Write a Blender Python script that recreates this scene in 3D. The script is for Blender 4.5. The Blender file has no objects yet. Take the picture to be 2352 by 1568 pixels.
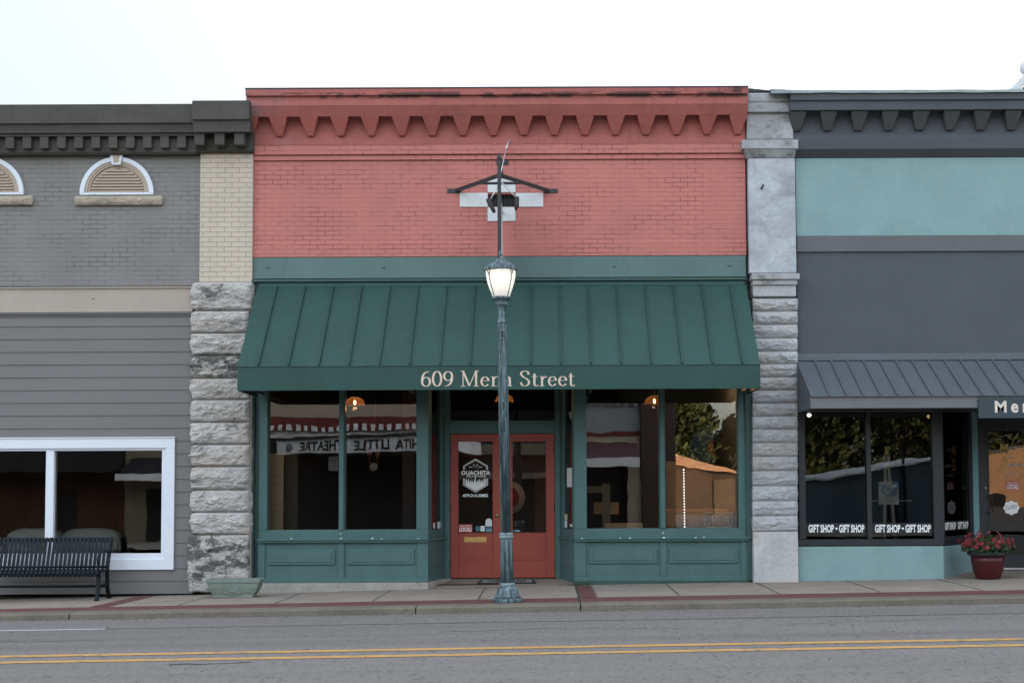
import bpy, math, random
from mathutils import Vector, Matrix, noise
random.seed(7)
R = math.radians
PI = math.pi
sc = bpy.context.scene
col = sc.collection

# ------------------------------------------------------------------ camera, sky, sun, exposure
F, CU, CV = 3000.0, 1262.0, 973.0          # focal length and optical axis in 2352-px-wide picture units
DIST, CAMZ = 19.35, 1.372
PITCH, ROLL = R(3.0), 0.0045
cd = bpy.data.cameras.new("camera")
cam = bpy.data.objects.new("camera", cd)
col.objects.link(cam)
cam.location = (0, -DIST, CAMZ)
cam.rotation_euler = (Matrix.Rotation(R(90) + PITCH, 3, 'X') @ Matrix.Rotation(-ROLL, 3, 'Z')).to_euler()
cd.sensor_width = 36.0
cd.lens = F / 2352 * 36
cd.shift_x = -(CU - 1176) / 2352
cd.shift_y = (CV - 784) / 2352
cd.clip_end = 2000
cd.clip_start = 0.05
sc.camera = cam

SUN_EL, SUN_AZ = R(9.0), R(45.0)           # low sun behind the shops, towards +y and a little +x
w = bpy.data.worlds.new("World")
sc.world = w
w.use_nodes = True
nt = w.node_tree
bg = nt.nodes['Background']
sky = nt.nodes.new('ShaderNodeTexSky')
sky.sky_type = 'NISHITA'
sky.sun_disc = False
sky.sun_elevation = SUN_EL
sky.sun_rotation = SUN_AZ
sky.altitude = 300
sky.air_density = 1.0
sky.dust_density = 2.0
sky.ozone_density = 1.2
veil = nt.nodes.new('ShaderNodeHueSaturation')     # thin even cloud veil takes the blue down
veil.inputs['Saturation'].default_value = 0.38
nt.links.new(sky.outputs[0], veil.inputs['Color'])
wtc = nt.nodes.new('ShaderNodeTexCoord'); wsp = nt.nodes.new('ShaderNodeSeparateXYZ')
wmr = nt.nodes.new('ShaderNodeMapRange')          # overcast veil: brighter towards the zenith
wmr.inputs[1].default_value = 0.0; wmr.inputs[2].default_value = 1.0; wmr.inputs[3].default_value = 0.45; wmr.inputs[4].default_value = 3.0
wvm = nt.nodes.new('ShaderNodeVectorMath'); wvm.operation = 'SCALE'
nt.links.new(wtc.outputs['Generated'], wsp.inputs[0]); nt.links.new(wsp.outputs[2], wmr.inputs[0])
wcl = nt.nodes.new('ShaderNodeMapRange')          # sky made brighter on the street side, added to light the shop fronts
wcl.inputs[1].default_value = -1.0; wcl.inputs[2].default_value = 1.0; wcl.inputs[3].default_value = 1.40; wcl.inputs[4].default_value = 0.60
nt.links.new(wsp.outputs[1], wcl.inputs[0])
wmu = nt.nodes.new('ShaderNodeMath'); wmu.operation = 'MULTIPLY'
nt.links.new(wmr.outputs[0], wmu.inputs[0]); nt.links.new(wcl.outputs[0], wmu.inputs[1])
nt.links.new(veil.outputs[0], wvm.inputs[0]); nt.links.new(wmu.outputs[0], wvm.inputs['Scale'])
nt.links.new(wvm.outputs[0], bg.inputs['Color'])
bg.inputs['Strength'].default_value = 0.15
sl = bpy.data.lights.new("sun", 'SUN')
sl.energy = 4.5
sl.angle = R(0.6)
sl.color = (1.0, 0.62, 0.36)
so = bpy.data.objects.new("sun", sl)
col.objects.link(so)
sd = Vector((math.sin(SUN_AZ) * math.cos(SUN_EL), math.cos(SUN_AZ) * math.cos(SUN_EL), math.sin(SUN_EL)))
so.rotation_euler = sd.to_track_quat('Z', 'Y').to_euler()
so.location = (5, 30, 20)
sc.view_settings.view_transform = 'Standard'
sc.view_settings.look = 'None'
sc.view_settings.gamma = 1
sc.view_settings.exposure = 1.78

# ------------------------------------------------------------------ measuring helpers
CP, SP, CR, SR = math.cos(PITCH), math.sin(PITCH), math.cos(ROLL), math.sin(ROLL)
def ray(u, v):
    a, b = (u - CU) / F, -(v - CV) / F
    a, b = a * CR + b * SR, -a * SR + b * CR
    return a, CP - b * SP, SP + b * CP
def W(u, v, y=0.0):
    """world x, z of a surveyed facade point lying on the plane y"""
    a, f, b = ray(u, v)
    t = (y + DIST) / f
    return a * t, CAMZ + b * t
def GR(u0, v0, u1, v1, y):
    um, vm = (u0 + u1) / 2, (v0 + v1) / 2
    return (round(W(u0, vm, y)[0], 3), round(W(u1, vm, y)[0], 3), round(W(um, v1, y)[1], 3), round(W(um, v0, y)[1], 3))
def X(u, v=784, y=0): return W(u, v, y)[0]
def Z(v, y=0, u=1262): return W(u, v, y)[1]

def wall_z(x):     # pavement height along the shop fronts
    return 0.021 * x if x < 0 else 0.0128 * x
def kerb_z(x): return 0.0125 * x - 0.02
def pave_z(x, y):
    t = min(max(-y / 3.05, 0), 1)
    return wall_z(x) * (1 - t) + kerb_z(x) * t
def road_z(x): return 0.0125 * x - 0.105

# ------------------------------------------------------------------ object helpers
WL = {}
def tag(o, label=None, cat=None, group=None, kind=None):
    if label: o['label'] = label
    if cat: o['category'] = cat
    if group: o['group'] = group
    if kind: o['kind'] = kind
    return o
def thing(name, loc, label, cat, group=None, rot=None):
    o = bpy.data.objects.new(name, None)
    col.objects.link(o)
    o.location = loc
    o.empty_display_size = 0.2
    if rot: o.rotation_euler = rot
    WL[o.name] = Vector(loc)
    return tag(o, label, cat, group)

class MB:
    def __init__(s): s.v, s.f, s.smooth = [], [], []
    def add(s, vs, fs, sm=False):
        n = len(s.v)
        s.v += [tuple(p) for p in vs]
        s.f += [tuple(i + n for i in f) for f in fs]
        s.smooth += [sm] * len(fs)
        return s
    def box(s, x0, x1, y0, y1, z0, z1):
        x0, x1 = sorted((x0, x1)); y0, y1 = sorted((y0, y1)); z0, z1 = sorted((z0, z1))
        vs = [(x, y, z) for z in (z0, z1) for y in (y0, y1) for x in (x0, x1)]
        return s.add(vs, [(0, 2, 3, 1), (4, 5, 7, 6), (0, 1, 5, 4), (2, 6, 7, 3), (0, 4, 6, 2), (1, 3, 7, 5)])
    def pbox(s, u0, v0, u1, v1, yf, yb):
        x0, x1, z0, z1 = GR(u0, v0, u1, v1, yf)
        return s.box(x0, x1, yf, yb, z0, z1)
    def prism(s, poly, y0, y1):            # poly of (x,z), counter-clockwise seen from -y
        n = len(poly)
        vs = [(x, y0, z) for x, z in poly] + [(x, y1, z) for x, z in poly]
        fs = [tuple(range(n)), tuple(range(2 * n - 1, n - 1, -1))]
        fs += [(i, i + n, (i + 1) % n + n, (i + 1) % n) for i in range(n)]
        return s.add(vs, fs)
    def extx(s, prof, x0, x1):             # prof of (y,z)
        n = len(prof)
        vs = [(x0, y, z) for y, z in prof] + [(x1, y, z) for y, z in prof]
        fs = [tuple(range(n)), tuple(range(2 * n - 1, n - 1, -1))]
        fs += [(i, i + n, (i + 1) % n + n, (i + 1) % n) for i in range(n)]
        return s.add(vs, fs)
    def extz(s, poly, z0, z1):             # poly of (x,y)
        n = len(poly)
        vs = [(x, y, z0) for x, y in poly] + [(x, y, z1) for x, y in poly]
        fs = [tuple(range(n)), tuple(range(2 * n - 1, n - 1, -1))]
        fs += [(i, i + n, (i + 1) % n + n, (i + 1) % n) for i in range(n)]
        return s.add(vs, fs)
    def quad(s, a, b, c, d): return s.add([a, b, c, d], [(0, 1, 2, 3)])
    def lathe(s, prof, cx=0, cy=0, n=32, flute=None, ph=0):
        # prof: (r, z[, amp]) bottom to top ; amp = fluting depth share
        rows = []
        for p in prof:
            r, z = p[0], p[1]
            amp = p[2] if len(p) > 2 else 0
            k = p[3] if len(p) > 3 else 12
            row = []
            for i in range(n):
                a = 2 * PI * i / n + ph
                rr = r * (1 - amp * (0.5 - 0.5 * abs(math.cos(a * k / 2)) ** 0.6 * 2 + 0.5)) if amp else r
                row.append((cx + rr * math.cos(a), cy + rr * math.sin(a), z))
            rows.append(row)
        vs = [p for row in rows for p in row]
        fs = []
        for j in range(len(rows) - 1):
            for i in range(n):
                i2 = (i + 1) % n
                fs.append((j * n + i, j * n + i2, (j + 1) * n + i2, (j + 1) * n + i))
        fs.append(tuple(range(n - 1, -1, -1)))
        fs.append(tuple((len(rows) - 1) * n + i for i in range(n)))
        return s.add(vs, fs, True)
    def tube(s, p0, p1, r, n=10, r1=None):
        p0, p1 = Vector(p0), Vector(p1)
        if r1 is None: r1 = r
        d = (p1 - p0).normalized()
        a = d.orthogonal().normalized(); b = d.cross(a)
        vs = [p0 + (a * math.cos(2 * PI * i / n) + b * math.sin(2 * PI * i / n)) * r for i in range(n)]
        vs += [p1 + (a * math.cos(2 * PI * i / n) + b * math.sin(2 * PI * i / n)) * r1 for i in range(n)]
        fs = [(i, (i + 1) % n, (i + 1) % n + n, i + n) for i in range(n)]
        fs += [tuple(range(n - 1, -1, -1)), tuple(range(n, 2 * n))]
        return s.add(vs, fs, n > 6)
    def path(s, pts, r, n=8):
        for a, b in zip(pts[:-1], pts[1:]): s.tube(a, b, r, n)
        return s
    def bar(s, p0, p1, wx, wy):            # rectangular bar between two points
        p0, p1 = Vector(p0), Vector(p1)
        d = (p1 - p0).normalized()
        up = Vector((0, 1, 0)) if abs(d.y) < 0.9 else Vector((0, 0, 1))
        a = d.cross(up).normalized() * wx / 2; b = d.cross(a).normalized() * wy / 2
        vs = [p + s1 * a + s2 * b for p in (p0, p1) for s1, s2 in ((-1, -1), (1, -1), (1, 1), (-1, 1))]
        return s.add(vs, [(0, 1, 2, 3), (7, 6, 5, 4), (0, 4, 5, 1), (1, 5, 6, 2), (2, 6, 7, 3), (3, 7, 4, 0)])
    def ball(s, c, r, sx=1, sy=1, sz=1, n=16, m=10):
        vs, fs = [], []
        for j in range(m + 1):
            t = PI * j / m
            for i in range(n):
                a = 2 * PI * i / n
                vs.append((c[0] + r * sx * math.sin(t) * math.cos(a), c[1] + r * sy * math.sin(t) * math.sin(a), c[2] + r * sz * math.cos(t)))
        for j in range(m):
            for i in range(n):
                fs.append((j * n + i, (j + 1) * n + i, (j + 1) * n + (i + 1) % n, j * n + (i + 1) % n))
        return s.add(vs, fs, True)
    def build(s, name, mat, parent=None, label=None, bevel=0, local=False, recalc=True):
        me = bpy.data.meshes.new(name)
        off = Vector((0, 0, 0)) if (local or parent is None) else WL[parent.name]
        me.from_pydata([(p[0] - off.x, p[1] - off.y, p[2] - off.z) for p in s.v], [], s.f)
        me.polygons.foreach_set('use_smooth', s.smooth)
        me.materials.append(mat)
        if recalc:
            import bmesh
            bm = bmesh.new(); bm.from_mesh(me)
            bmesh.ops.recalc_face_normals(bm, faces=bm.faces)
            bm.to_mesh(me); bm.free()
        me.update()
        o = bpy.data.objects.new(name, me)
        col.objects.link(o)
        if parent is not None: o.parent = parent
        WL[o.name] = off.copy()
        if label: o['label'] = label
        if bevel:
            m = o.modifiers.new('bevel', 'BEVEL')
            m.width = bevel; m.segments = 2; m.limit_method = 'ANGLE'; m.angle_limit = R(40)
        if any(s.smooth) :
            try:
                m = me.attributes.new('sharp_edge', 'BOOLEAN', 'EDGE') if False else None
            except Exception: pass
        return o

# ------------------------------------------------------------------ materials
MATS = {}
def nodes_of(m):
    m.use_nodes = True
    nt = m.node_tree
    return nt, nt.nodes, nt.links, nt.nodes['Principled BSDF']
def N(nt, t, **kw):
    n = nt.nodes.new(t)
    for k, v in kw.items():
        if k.startswith('i_'): n.inputs[k[2:].replace('_', ' ')].default_value = v
        else: setattr(n, k, v)
    return n
def rgba(c): return (c[0], c[1], c[2], 1)
def scale_c(c, k): return (min(c[0] * k, 1), min(c[1] * k, 1), min(c[2] * k, 1))
def mixc(nt, fac, a, b):
    m = N(nt, 'ShaderNodeMix', data_type='RGBA')
    L = nt.links
    for src, idx in ((fac, 0), (a, 6), (b, 7)):
        if isinstance(src, (int, float)): m.inputs[idx].default_value = src
        elif isinstance(src, tuple): m.inputs[idx].default_value = rgba(src)
        else: L.new(src, m.inputs[idx])
    return m.outputs[2]
def ramp(nt, src, a, b, smooth=True):
    r = N(nt, 'ShaderNodeMapRange')
    r.interpolation_type = 'SMOOTHSTEP' if smooth else 'LINEAR'
    nt.links.new(src, r.inputs[0])
    r.inputs[1].default_value = a; r.inputs[2].default_value = b
    r.inputs[3].default_value = 0; r.inputs[4].default_value = 1
    return r.outputs[0]
def mul(nt, a, b, op='MULTIPLY'):
    m = N(nt, 'ShaderNodeMath', operation=op)
    for i, s in enumerate((a, b)):
        if isinstance(s, (int, float)): m.inputs[i].default_value = s
        else: nt.links.new(s, m.inputs[i])
    return m.outputs[0]
def noise_tex(nt, vec, scale, detail=4, rough=0.6, dist=0):
    n = N(nt, 'ShaderNodeTexNoise')
    n.inputs['Scale'].default_value = scale; n.inputs['Detail'].default_value = detail
    n.inputs['Roughness'].default_value = rough; n.inputs['Distortion'].default_value = dist
    nt.links.new(vec, n.inputs['Vector'])
    return n.outputs['Fac']
def coords(nt, stretch=(1, 1, 1)):
    tc = N(nt, 'ShaderNodeTexCoord')
    mp = N(nt, 'ShaderNodeMapping')
    mp.inputs['Scale'].default_value = stretch
    nt.links.new(tc.outputs['Object'], mp.inputs['Vector'])
    return mp.outputs[0]
def bump(nt, h, strength, dist, bsdf, prev=None):
    b = N(nt, 'ShaderNodeBump')
    b.inputs['Strength'].default_value = strength; b.inputs['Distance'].default_value = dist
    nt.links.new(h, b.inputs['Height'])
    if prev is not None: nt.links.new(prev, b.inputs['Normal'])
    nt.links.new(b.outputs[0], bsdf.inputs['Normal'])
    return b.outputs[0]

def paint(name, c, rough=0.55, var=0.12, vs=1.2, bump_s=0.1, bs=60, metal=0, stain=None, sth=(0.62, 0.75), sscale=2.0, spec=0.4, streak=0.0):
    if name in MATS: return MATS[name]
    m = bpy.data.materials.new(name); nt, ns, L, b = nodes_of(m)
    v = coords(nt)
    n1 = noise_tex(nt, v, vs, 5, 0.6)
    n2 = noise_tex(nt, v, vs * 11, 4, 0.65)
    k = mul(nt, mul(nt, n1, 0.6), mul(nt, n2, 0.4), 'ADD')
    f = ramp(nt, k, 0.3, 0.7)
    cc = mixc(nt, f, scale_c(c, 1 - var), scale_c(c, 1 + var))
    if streak:
        vv = coords(nt, (9, 9, 0.35))
        s = ramp(nt, noise_tex(nt, vv, 1.5, 5, 0.65), 0.52, 0.8)
        cc = mixc(nt, mul(nt, s, streak), cc, scale_c(c, 0.45))
    if stain:
        s = ramp(nt, noise_tex(nt, v, sscale, 8, 0.68), sth[0], sth[1])
        cc = mixc(nt, s, cc, stain)
    L.new(cc, b.inputs['Base Color'])
    b.inputs['Roughness'].default_value = rough
    b.inputs['Metallic'].default_value = metal
    b.inputs['Specular IOR Level'].default_value = spec
    if rough < 0.9:
        L.new(mul(nt, mul(nt, n2, 0.25), rough - 0.1, 'ADD'), b.inputs['Roughness'])
    if bump_s:
        bump(nt, noise_tex(nt, v, bs, 4, 0.6), bump_s, 0.01, b)
    MATS[name] = m
    return m

def brick(name, c, dark, bw=0.226, rh=0.0705, mort=0.006, show=(0.42, 0.62), strength=0.8, var=0.07, c2=None, stain=None, ox=0, oz=0, rough=0.7, showscale=1.3, axis='x'):
    m = bpy.data.materials.new(name); nt, ns, L, b = nodes_of(m)
    tc = N(nt, 'ShaderNodeTexCoord')
    sep = N(nt, 'ShaderNodeSeparateXYZ'); L.new(tc.outputs['Object'], sep.inputs[0])
    wn = N(nt, 'ShaderNodeTexNoise'); wn.inputs['Scale'].default_value = 3.5; wn.inputs['Detail'].default_value = 3
    L.new(tc.outputs['Object'], wn.inputs['Vector'])
    sw = N(nt, 'ShaderNodeSeparateColor'); L.new(wn.outputs['Color'], sw.inputs[0])
    x = mul(nt, sep.outputs[0], mul(nt, mul(nt, sw.outputs[0], -0.5, 'ADD'), 0.03), 'ADD')
    x = mul(nt, x, ox, 'ADD')
    z = mul(nt, sep.outputs[2], mul(nt, mul(nt, sw.outputs[1], -0.5, 'ADD'), 0.016), 'ADD')
    z = mul(nt, z, oz, 'ADD')
    cb = N(nt, 'ShaderNodeCombineXYZ'); L.new(x, cb.inputs[0]); L.new(z, cb.inputs[1])
    bt = N(nt, 'ShaderNodeTexBrick')
    bt.offset = 0.5
    for k, vv in (('Scale', 1), ('Mortar Size', mort), ('Mortar Smooth', 0.3), ('Bias', 0), ('Brick Width', bw), ('Row Height', rh)):
        bt.inputs[k].default_value = vv
    bt.inputs['Color1'].default_value = (0, 0, 0, 1); bt.inputs['Color2'].default_value = (1, 1, 1, 1)
    L.new(cb.outputs[0], bt.inputs['Vector'])
    v = coords(nt)
    big = noise_tex(nt, v, 0.9, 5, 0.6)
    fine = noise_tex(nt, v, 40, 4, 0.6)
    base = mixc(nt, ramp(nt, big, 0.3, 0.7), scale_c(c, 1 - var), scale_c(c, 1 + var))
    if c2: base = mixc(nt, bt.outputs['Color'], base, c2)
    vis = ramp(nt, noise_tex(nt, coords(nt, (1, 1, 2.2)), showscale, 5, 0.7), show[0], show[1])
    fac = mul(nt, mul(nt, bt.outputs['Fac'], mul(nt, mul(nt, vis, 0.85), 0.15, 'ADD')), strength)
    cc = mixc(nt, fac, base, dark)
    if stain:
        s = ramp(nt, noise_tex(nt, coords(nt, (1, 1, 0.6)), 1.1, 7, 0.65), 0.6, 0.72)
        cc = mixc(nt, mul(nt, s, 0.55), cc, stain)
    L.new(cc, b.inputs['Base Color'])
    b.inputs['Roughness'].default_value = rough
    b.inputs['Specular IOR Level'].default_value = 0.3
    n0 = bump(nt, mul(nt, mul(nt, bt.outputs['Fac'], -1), mul(nt, fine, 0.35), 'ADD'), 0.5, 0.006, b)
    MATS[name] = m
    return m

def glass(name, ior=1.95, tint=(0.78, 0.82, 0.82), wob=0.03):
    m = bpy.data.materials.new(name); m.use_nodes = True
    nt = m.node_tree; nt.nodes.clear()
    out = N(nt, 'ShaderNodeOutputMaterial')
    fr = N(nt, 'ShaderNodeFresnel'); fr.inputs['IOR'].default_value = ior
    tr = N(nt, 'ShaderNodeBsdfTransparent'); tr.inputs['Color'].default_value = rgba(tint)
    gl = N(nt, 'ShaderNodeBsdfGlossy'); gl.inputs['Roughness'].default_value = 0.0
    mx = N(nt, 'ShaderNodeMixShader')
    if wob:
        b = N(nt, 'ShaderNodeBump'); b.inputs['Strength'].default_value = wob; b.inputs['Distance'].default_value = 0.03
        nt.links.new(noise_tex(nt, coords(nt), 1.4, 2, 0.5), b.inputs['Height'])
        nt.links.new(b.outputs[0], gl.inputs['Normal'])
    nt.links.new(fr.outputs[0], mx.inputs[0]); nt.links.new(tr.outputs[0], mx.inputs[1]); nt.links.new(gl.outputs[0], mx.inputs[2])
    nt.links.new(mx.outputs[0], out.inputs['Surface'])
    return m
def emit(name, c, s):
    m = bpy.data.materials.new(name); m.use_nodes = True
    nt = m.node_tree; nt.nodes.clear()
    out = N(nt, 'ShaderNodeOutputMaterial'); e = N(nt, 'ShaderNodeEmission')
    e.inputs[0].default_value = rgba(c); e.inputs[1].default_value = s
    nt.links.new(e.outputs[0], out.inputs['Surface'])
    return m

C_RED = (0.455, 0.163, 0.141)
RED_BRICK = brick('red painted brick', C_RED, (0.12, 0.022, 0.020), show=(0.43, 0.62), strength=0.72, stain=(0.30, 0.10, 0.085))
CREAM_BRICK = brick('cream painted brick', (0.50, 0.43, 0.35), (0.17, 0.145, 0.12), show=(0.1, 0.4), strength=0.58, rh=0.0745, bw=0.215, ox=0.07)
GREY_BRICK = brick('grey painted brick', (0.200, 0.192, 0.185), (0.055, 0.045, 0.048), show=(0.42, 0.62), strength=0.7, rh=0.0705, bw=0.226, ox=0.1)
def cornice_mat():
    m = paint('red painted stucco cornice', (0.345, 0.108, 0.093), 0.75, 0.14, 1.5, 0.4, 25, stain=(0.19, 0.07, 0.062), sth=(0.60, 0.74), sscale=1.1, streak=0.4)
    nt = m.node_tree; L = nt.links; b = nt.nodes['Principled BSDF']
    src = b.inputs['Base Color'].links[0].from_socket
    tc = N(nt, 'ShaderNodeTexCoord'); sp = N(nt, 'ShaderNodeSeparateXYZ'); L.new(tc.outputs['Object'], sp.inputs[0])
    z = sp.outputs[2]
    z0 = W(1262, 217.5, -.36)[1]
    def band(c, w_):
        d = mul(nt, mul(nt, z, -c, 'ADD'), 0, 'ADD'); a = N(nt, 'ShaderNodeMath', operation='ABSOLUTE'); L.new(d, a.inputs[0])
        return ramp(nt, a.outputs[0], w_, w_ * .3)
    v1 = coords(nt, (1.3, 1, 6)); v2 = coords(nt, (3.0, 1, 0.8))
    s1 = mul(nt, band(z0, .06), ramp(nt, noise_tex(nt, v1, 1.6, 7, .7), .46, .54))
    s2 = mul(nt, mul(nt, ramp(nt, z, z0 - .02, z0 + .02), ramp(nt, noise_tex(nt, v2, .9, 7, .7), .54, .62)), ramp(nt, noise_tex(nt, coords(nt, (.5, 1, 1)), .7, 2, .5), .50, .60))
    st = N(nt, 'ShaderNodeMath', operation='MAXIMUM'); L.new(s1, st.inputs[0]); L.new(s2, st.inputs[1])
    cc = mixc(nt, mul(nt, st.outputs[0], .82), src, (.035, .024, .020))
    # grey over-spray patch by the left end
    gx_ = mul(nt, ramp(nt, sp.outputs[0], XL - RX + .75, XL - RX + .05), ramp(nt, noise_tex(nt, coords(nt), 2.2, 4, .6), .38, .62))
    cc = mixc(nt, mul(nt, gx_, .6), cc, (.20, .17, .17))
    L.new(cc, b.inputs['Base Color'])
    return m
RED_STUCCO = paint('red painted stucco', (0.36, 0.105, 0.088), 0.7, 0.12, 1.5, 0.35, 25, stain=(0.17, 0.06, 0.055), sth=(0.64, 0.74), sscale=1.1, streak=0.35)
GREY_CORN = paint('dark grey painted cast concrete', (0.066, 0.062, 0.054), 0.8, 0.22, 2.0, 0.5, 30, streak=0.25)
SIDING = paint('grey lap siding paint', (0.143, 0.138, 0.135), 0.55, 0.06, 0.8, 0.08, 30)
CREAM = paint('cream painted steel', (0.345, 0.295, 0.25), 0.5, 0.06, 0.8, 0.05, 30, streak=0.12)
TAUPE = paint('taupe louvre paint', (0.40, 0.33, 0.26), 0.55, 0.05)
WHITE = paint('white vinyl trim', (0.64, 0.68, 0.74), 0.45, 0.03, 1.0, 0.03)
WHITE2 = paint('white painted masonry', (0.62, 0.64, 0.66), 0.7, 0.08, 3, 0.3, 40, stain=(0.42, 0.43, 0.44), sth=(0.6, 0.8))
SILLST = paint('tan rough sill stone', (0.34, 0.29, 0.235), 0.85, 0.3, 5, 0.8, 18, stain=(0.12, 0.11, 0.10), sth=(0.6, 0.7))
GREENBEAM = paint('grey green painted steel', (0.082, 0.142, 0.138), 0.5, 0.10, 1.3, 0.06, 30, streak=0.2)
GREENWOOD = paint('muted green painted wood', (0.058, 0.126, 0.122), 0.5, 0.12, 2.0, 0.08, 40, streak=0.15)
GREENDARK = paint('dark green painted trim', (0.035, 0.075, 0.068), 0.55, 0.12, 2.0, 0.08, 40)
AWN = paint('dark green metal awning', (0.018, 0.061, 0.050), 0.5, 0.16, 0.9, 0.12, 3.5, spec=0.3, streak=0.22)
AWN_LET = paint('beige lettering', (0.62, 0.50, 0.40), 0.6, 0.05)
DOORRED = paint('brick red door paint', (0.30, 0.054, 0.036), 0.45, 0.08, 2, 0.04, 40)
BRASS = paint('worn brass', (0.70, 0.50, 0.25), 0.35, 0.1, 5, 0, metal=0.9)
BLACKM = paint('black painted steel', (0.022, 0.024, 0.026), 0.45, 0.2, 6, 0.05)
BLACKF = paint('black shop frame', (0.018, 0.022, 0.026), 0.4, 0.15, 3, 0.04)
DARKSIGN = paint('dark slate sign board', (0.03, 0.045, 0.055), 0.5, 0.1)
SLATE = paint('slate grey stucco', (0.071, 0.081, 0.092), 0.8, 0.10, 1.0, 0.45, 90)
SLATE_D = paint('dark slate cornice', (0.066, 0.074, 0.083), 0.8, 0.12, 1.2, 0.45, 60)
SLATE_B = paint('charcoal bracket paint', (0.060, 0.064, 0.066), 0.8, 0.1, 1.2, 0.4, 60)
TEAL = paint('pale teal stucco', (0.210, 0.325, 0.330), 0.8, 0.07, 1.3, 0.4, 80, stain=(0.18, 0.285, 0.29), sth=(0.5, 0.75), sscale=1.4)
SLATEAWN = paint('slate blue metal awning', (0.078, 0.092, 0.105), 0.45, 0.07, 1.2, 0.03, 12)
FASCIA = paint('light slate fascia', (0.125, 0.132, 0.14), 0.5, 0.05)
FLASH = paint('galvanised flashing', (0.23, 0.27, 0.27), 0.5, 0.25, 3, 0.2, 12, metal=0.3)
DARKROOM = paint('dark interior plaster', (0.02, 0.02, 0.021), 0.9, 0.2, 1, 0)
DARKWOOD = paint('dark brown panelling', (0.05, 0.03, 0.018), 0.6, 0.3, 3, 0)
PLY = paint('pale plywood', (0.55, 0.40, 0.21), 0.6, 0.10, 4, 0.05)
TANWOOD = paint('warm tan wood', (0.38, 0.22, 0.10), 0.5, 0.2, 4, 0)
ROOFM = paint('grey flat roof', (0.10, 0.10, 0.10), 0.9, 0.2)
GLASS = glass('window glass', 2.12, (0.95, 0.96, 0.95))
GLASSD = glass('dark window glass', 1.62, (0.75, 0.78, 0.78))
RUBBER = paint('dark mat', (0.03, 0.03, 0.03), 0.8, 0.2, 8, 0.2)

def stone_mat(name, c, dark, th, warm=(0.36, 0.31, 0.26), sc_=2.2, pit=0):
    m = bpy.data.materials.new(name); nt, ns, L, b = nodes_of(m)
    v = coords(nt)
    n1 = noise_tex(nt, v, 2.5, 6, 0.65); n2 = noise_tex(nt, v, 18, 6, 0.7)
    cc = mixc(nt, ramp(nt, n1, 0.35, 0.68), scale_c(c, 0.82), scale_c(c, 1.12))
    cc = mixc(nt, mul(nt, ramp(nt, noise_tex(nt, v, 1.2, 4, 0.6), 0.45, 0.65), 0.55), cc, warm)
    cc = mixc(nt, mul(nt, ramp(nt, n2, 0.4, 0.75), 0.35), cc, scale_c(c, 0.5))
    d = ramp(nt, noise_tex(nt, coords(nt, (1, 1, 1.6)), sc_, 8, 0.72, 0.3), th[0], th[1])
    cc = mixc(nt, mul(nt, d, 0.85), cc, dark)
    if pit:
        vo = N(nt, 'ShaderNodeTexVoronoi'); vo.inputs['Scale'].default_value = 9; L.new(v, vo.inputs['Vector'])
        pr = mul(nt, ramp(nt, vo.outputs['Distance'], 0.30, 0.12), ramp(nt, noise_tex(nt, v, 3, 3, 0.6), 0.5, 0.6))
        cc = mixc(nt, pr, cc, (0.05, 0.045, 0.04))
    L.new(cc, b.inputs['Base Color'])
    b.inputs['Roughness'].default_value = 0.9; b.inputs['Specular IOR Level'].default_value = 0.2
    bump(nt, noise_tex(nt, v, 30, 7, 0.7), 0.6, 0.012, b)
    return m
STONE_A = stone_mat('weathered pale limestone', (0.47, 0.455, 0.44), (0.085, 0.083, 0.078), (0.55, 0.66))
STONE_P = stone_mat('pitted lichened limestone', (0.44, 0.43, 0.41), (0.05, 0.05, 0.048), (0.46, 0.55), sc_=3.2, pit=1)
STONE_B = stone_mat('cool grey limestone', (0.41, 0.425, 0.44), (0.10, 0.10, 0.10), (0.56, 0.74))
STONE_S = stone_mat('smooth grey white stone shaft', (0.45, 0.48, 0.52), (0.21, 0.215, 0.225), (0.44, 0.74), warm=(0.36, 0.37, 0.38), sc_=1.3)
STONE_F = stone_mat('grimy grey stone cap', (0.38, 0.39, 0.40), (0.09, 0.09, 0.09), (0.48, 0.70), warm=(0.30, 0.30, 0.30), sc_=1.8)

def patina_mat():
    m = bpy.data.materials.new('verdigris cast iron'); nt, ns, L, b = nodes_of(m)
    n1 = noise_tex(nt, coords(nt, (14, 14, 1.2)), 2.0, 6, 0.7)
    n2 = noise_tex(nt, coords(nt), 30, 5, 0.7)
    cc = mixc(nt, ramp(nt, n1, 0.42, 0.68), (0.035, 0.055, 0.068), (0.19, 0.285, 0.30))
    cc = mixc(nt, mul(nt, ramp(nt, n2, 0.5, 0.7), 0.5), cc, (0.05, 0.075, 0.085))
    L.new(cc, b.inputs['Base Color'])
    b.inputs['Roughness'].default_value = 0.55; b.inputs['Specular IOR Level'].default_value = 0.5
    bump(nt, n2, 0.3, 0.004, b)
    return m
PATINA = patina_mat()
PATINA_L = paint('pale patina highlight', (0.20, 0.27, 0.28), 0.6, 0.4, 12, 0.2, 40, stain=(0.06, 0.08, 0.09), sth=(0.5, 0.6), sscale=12)

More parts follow.
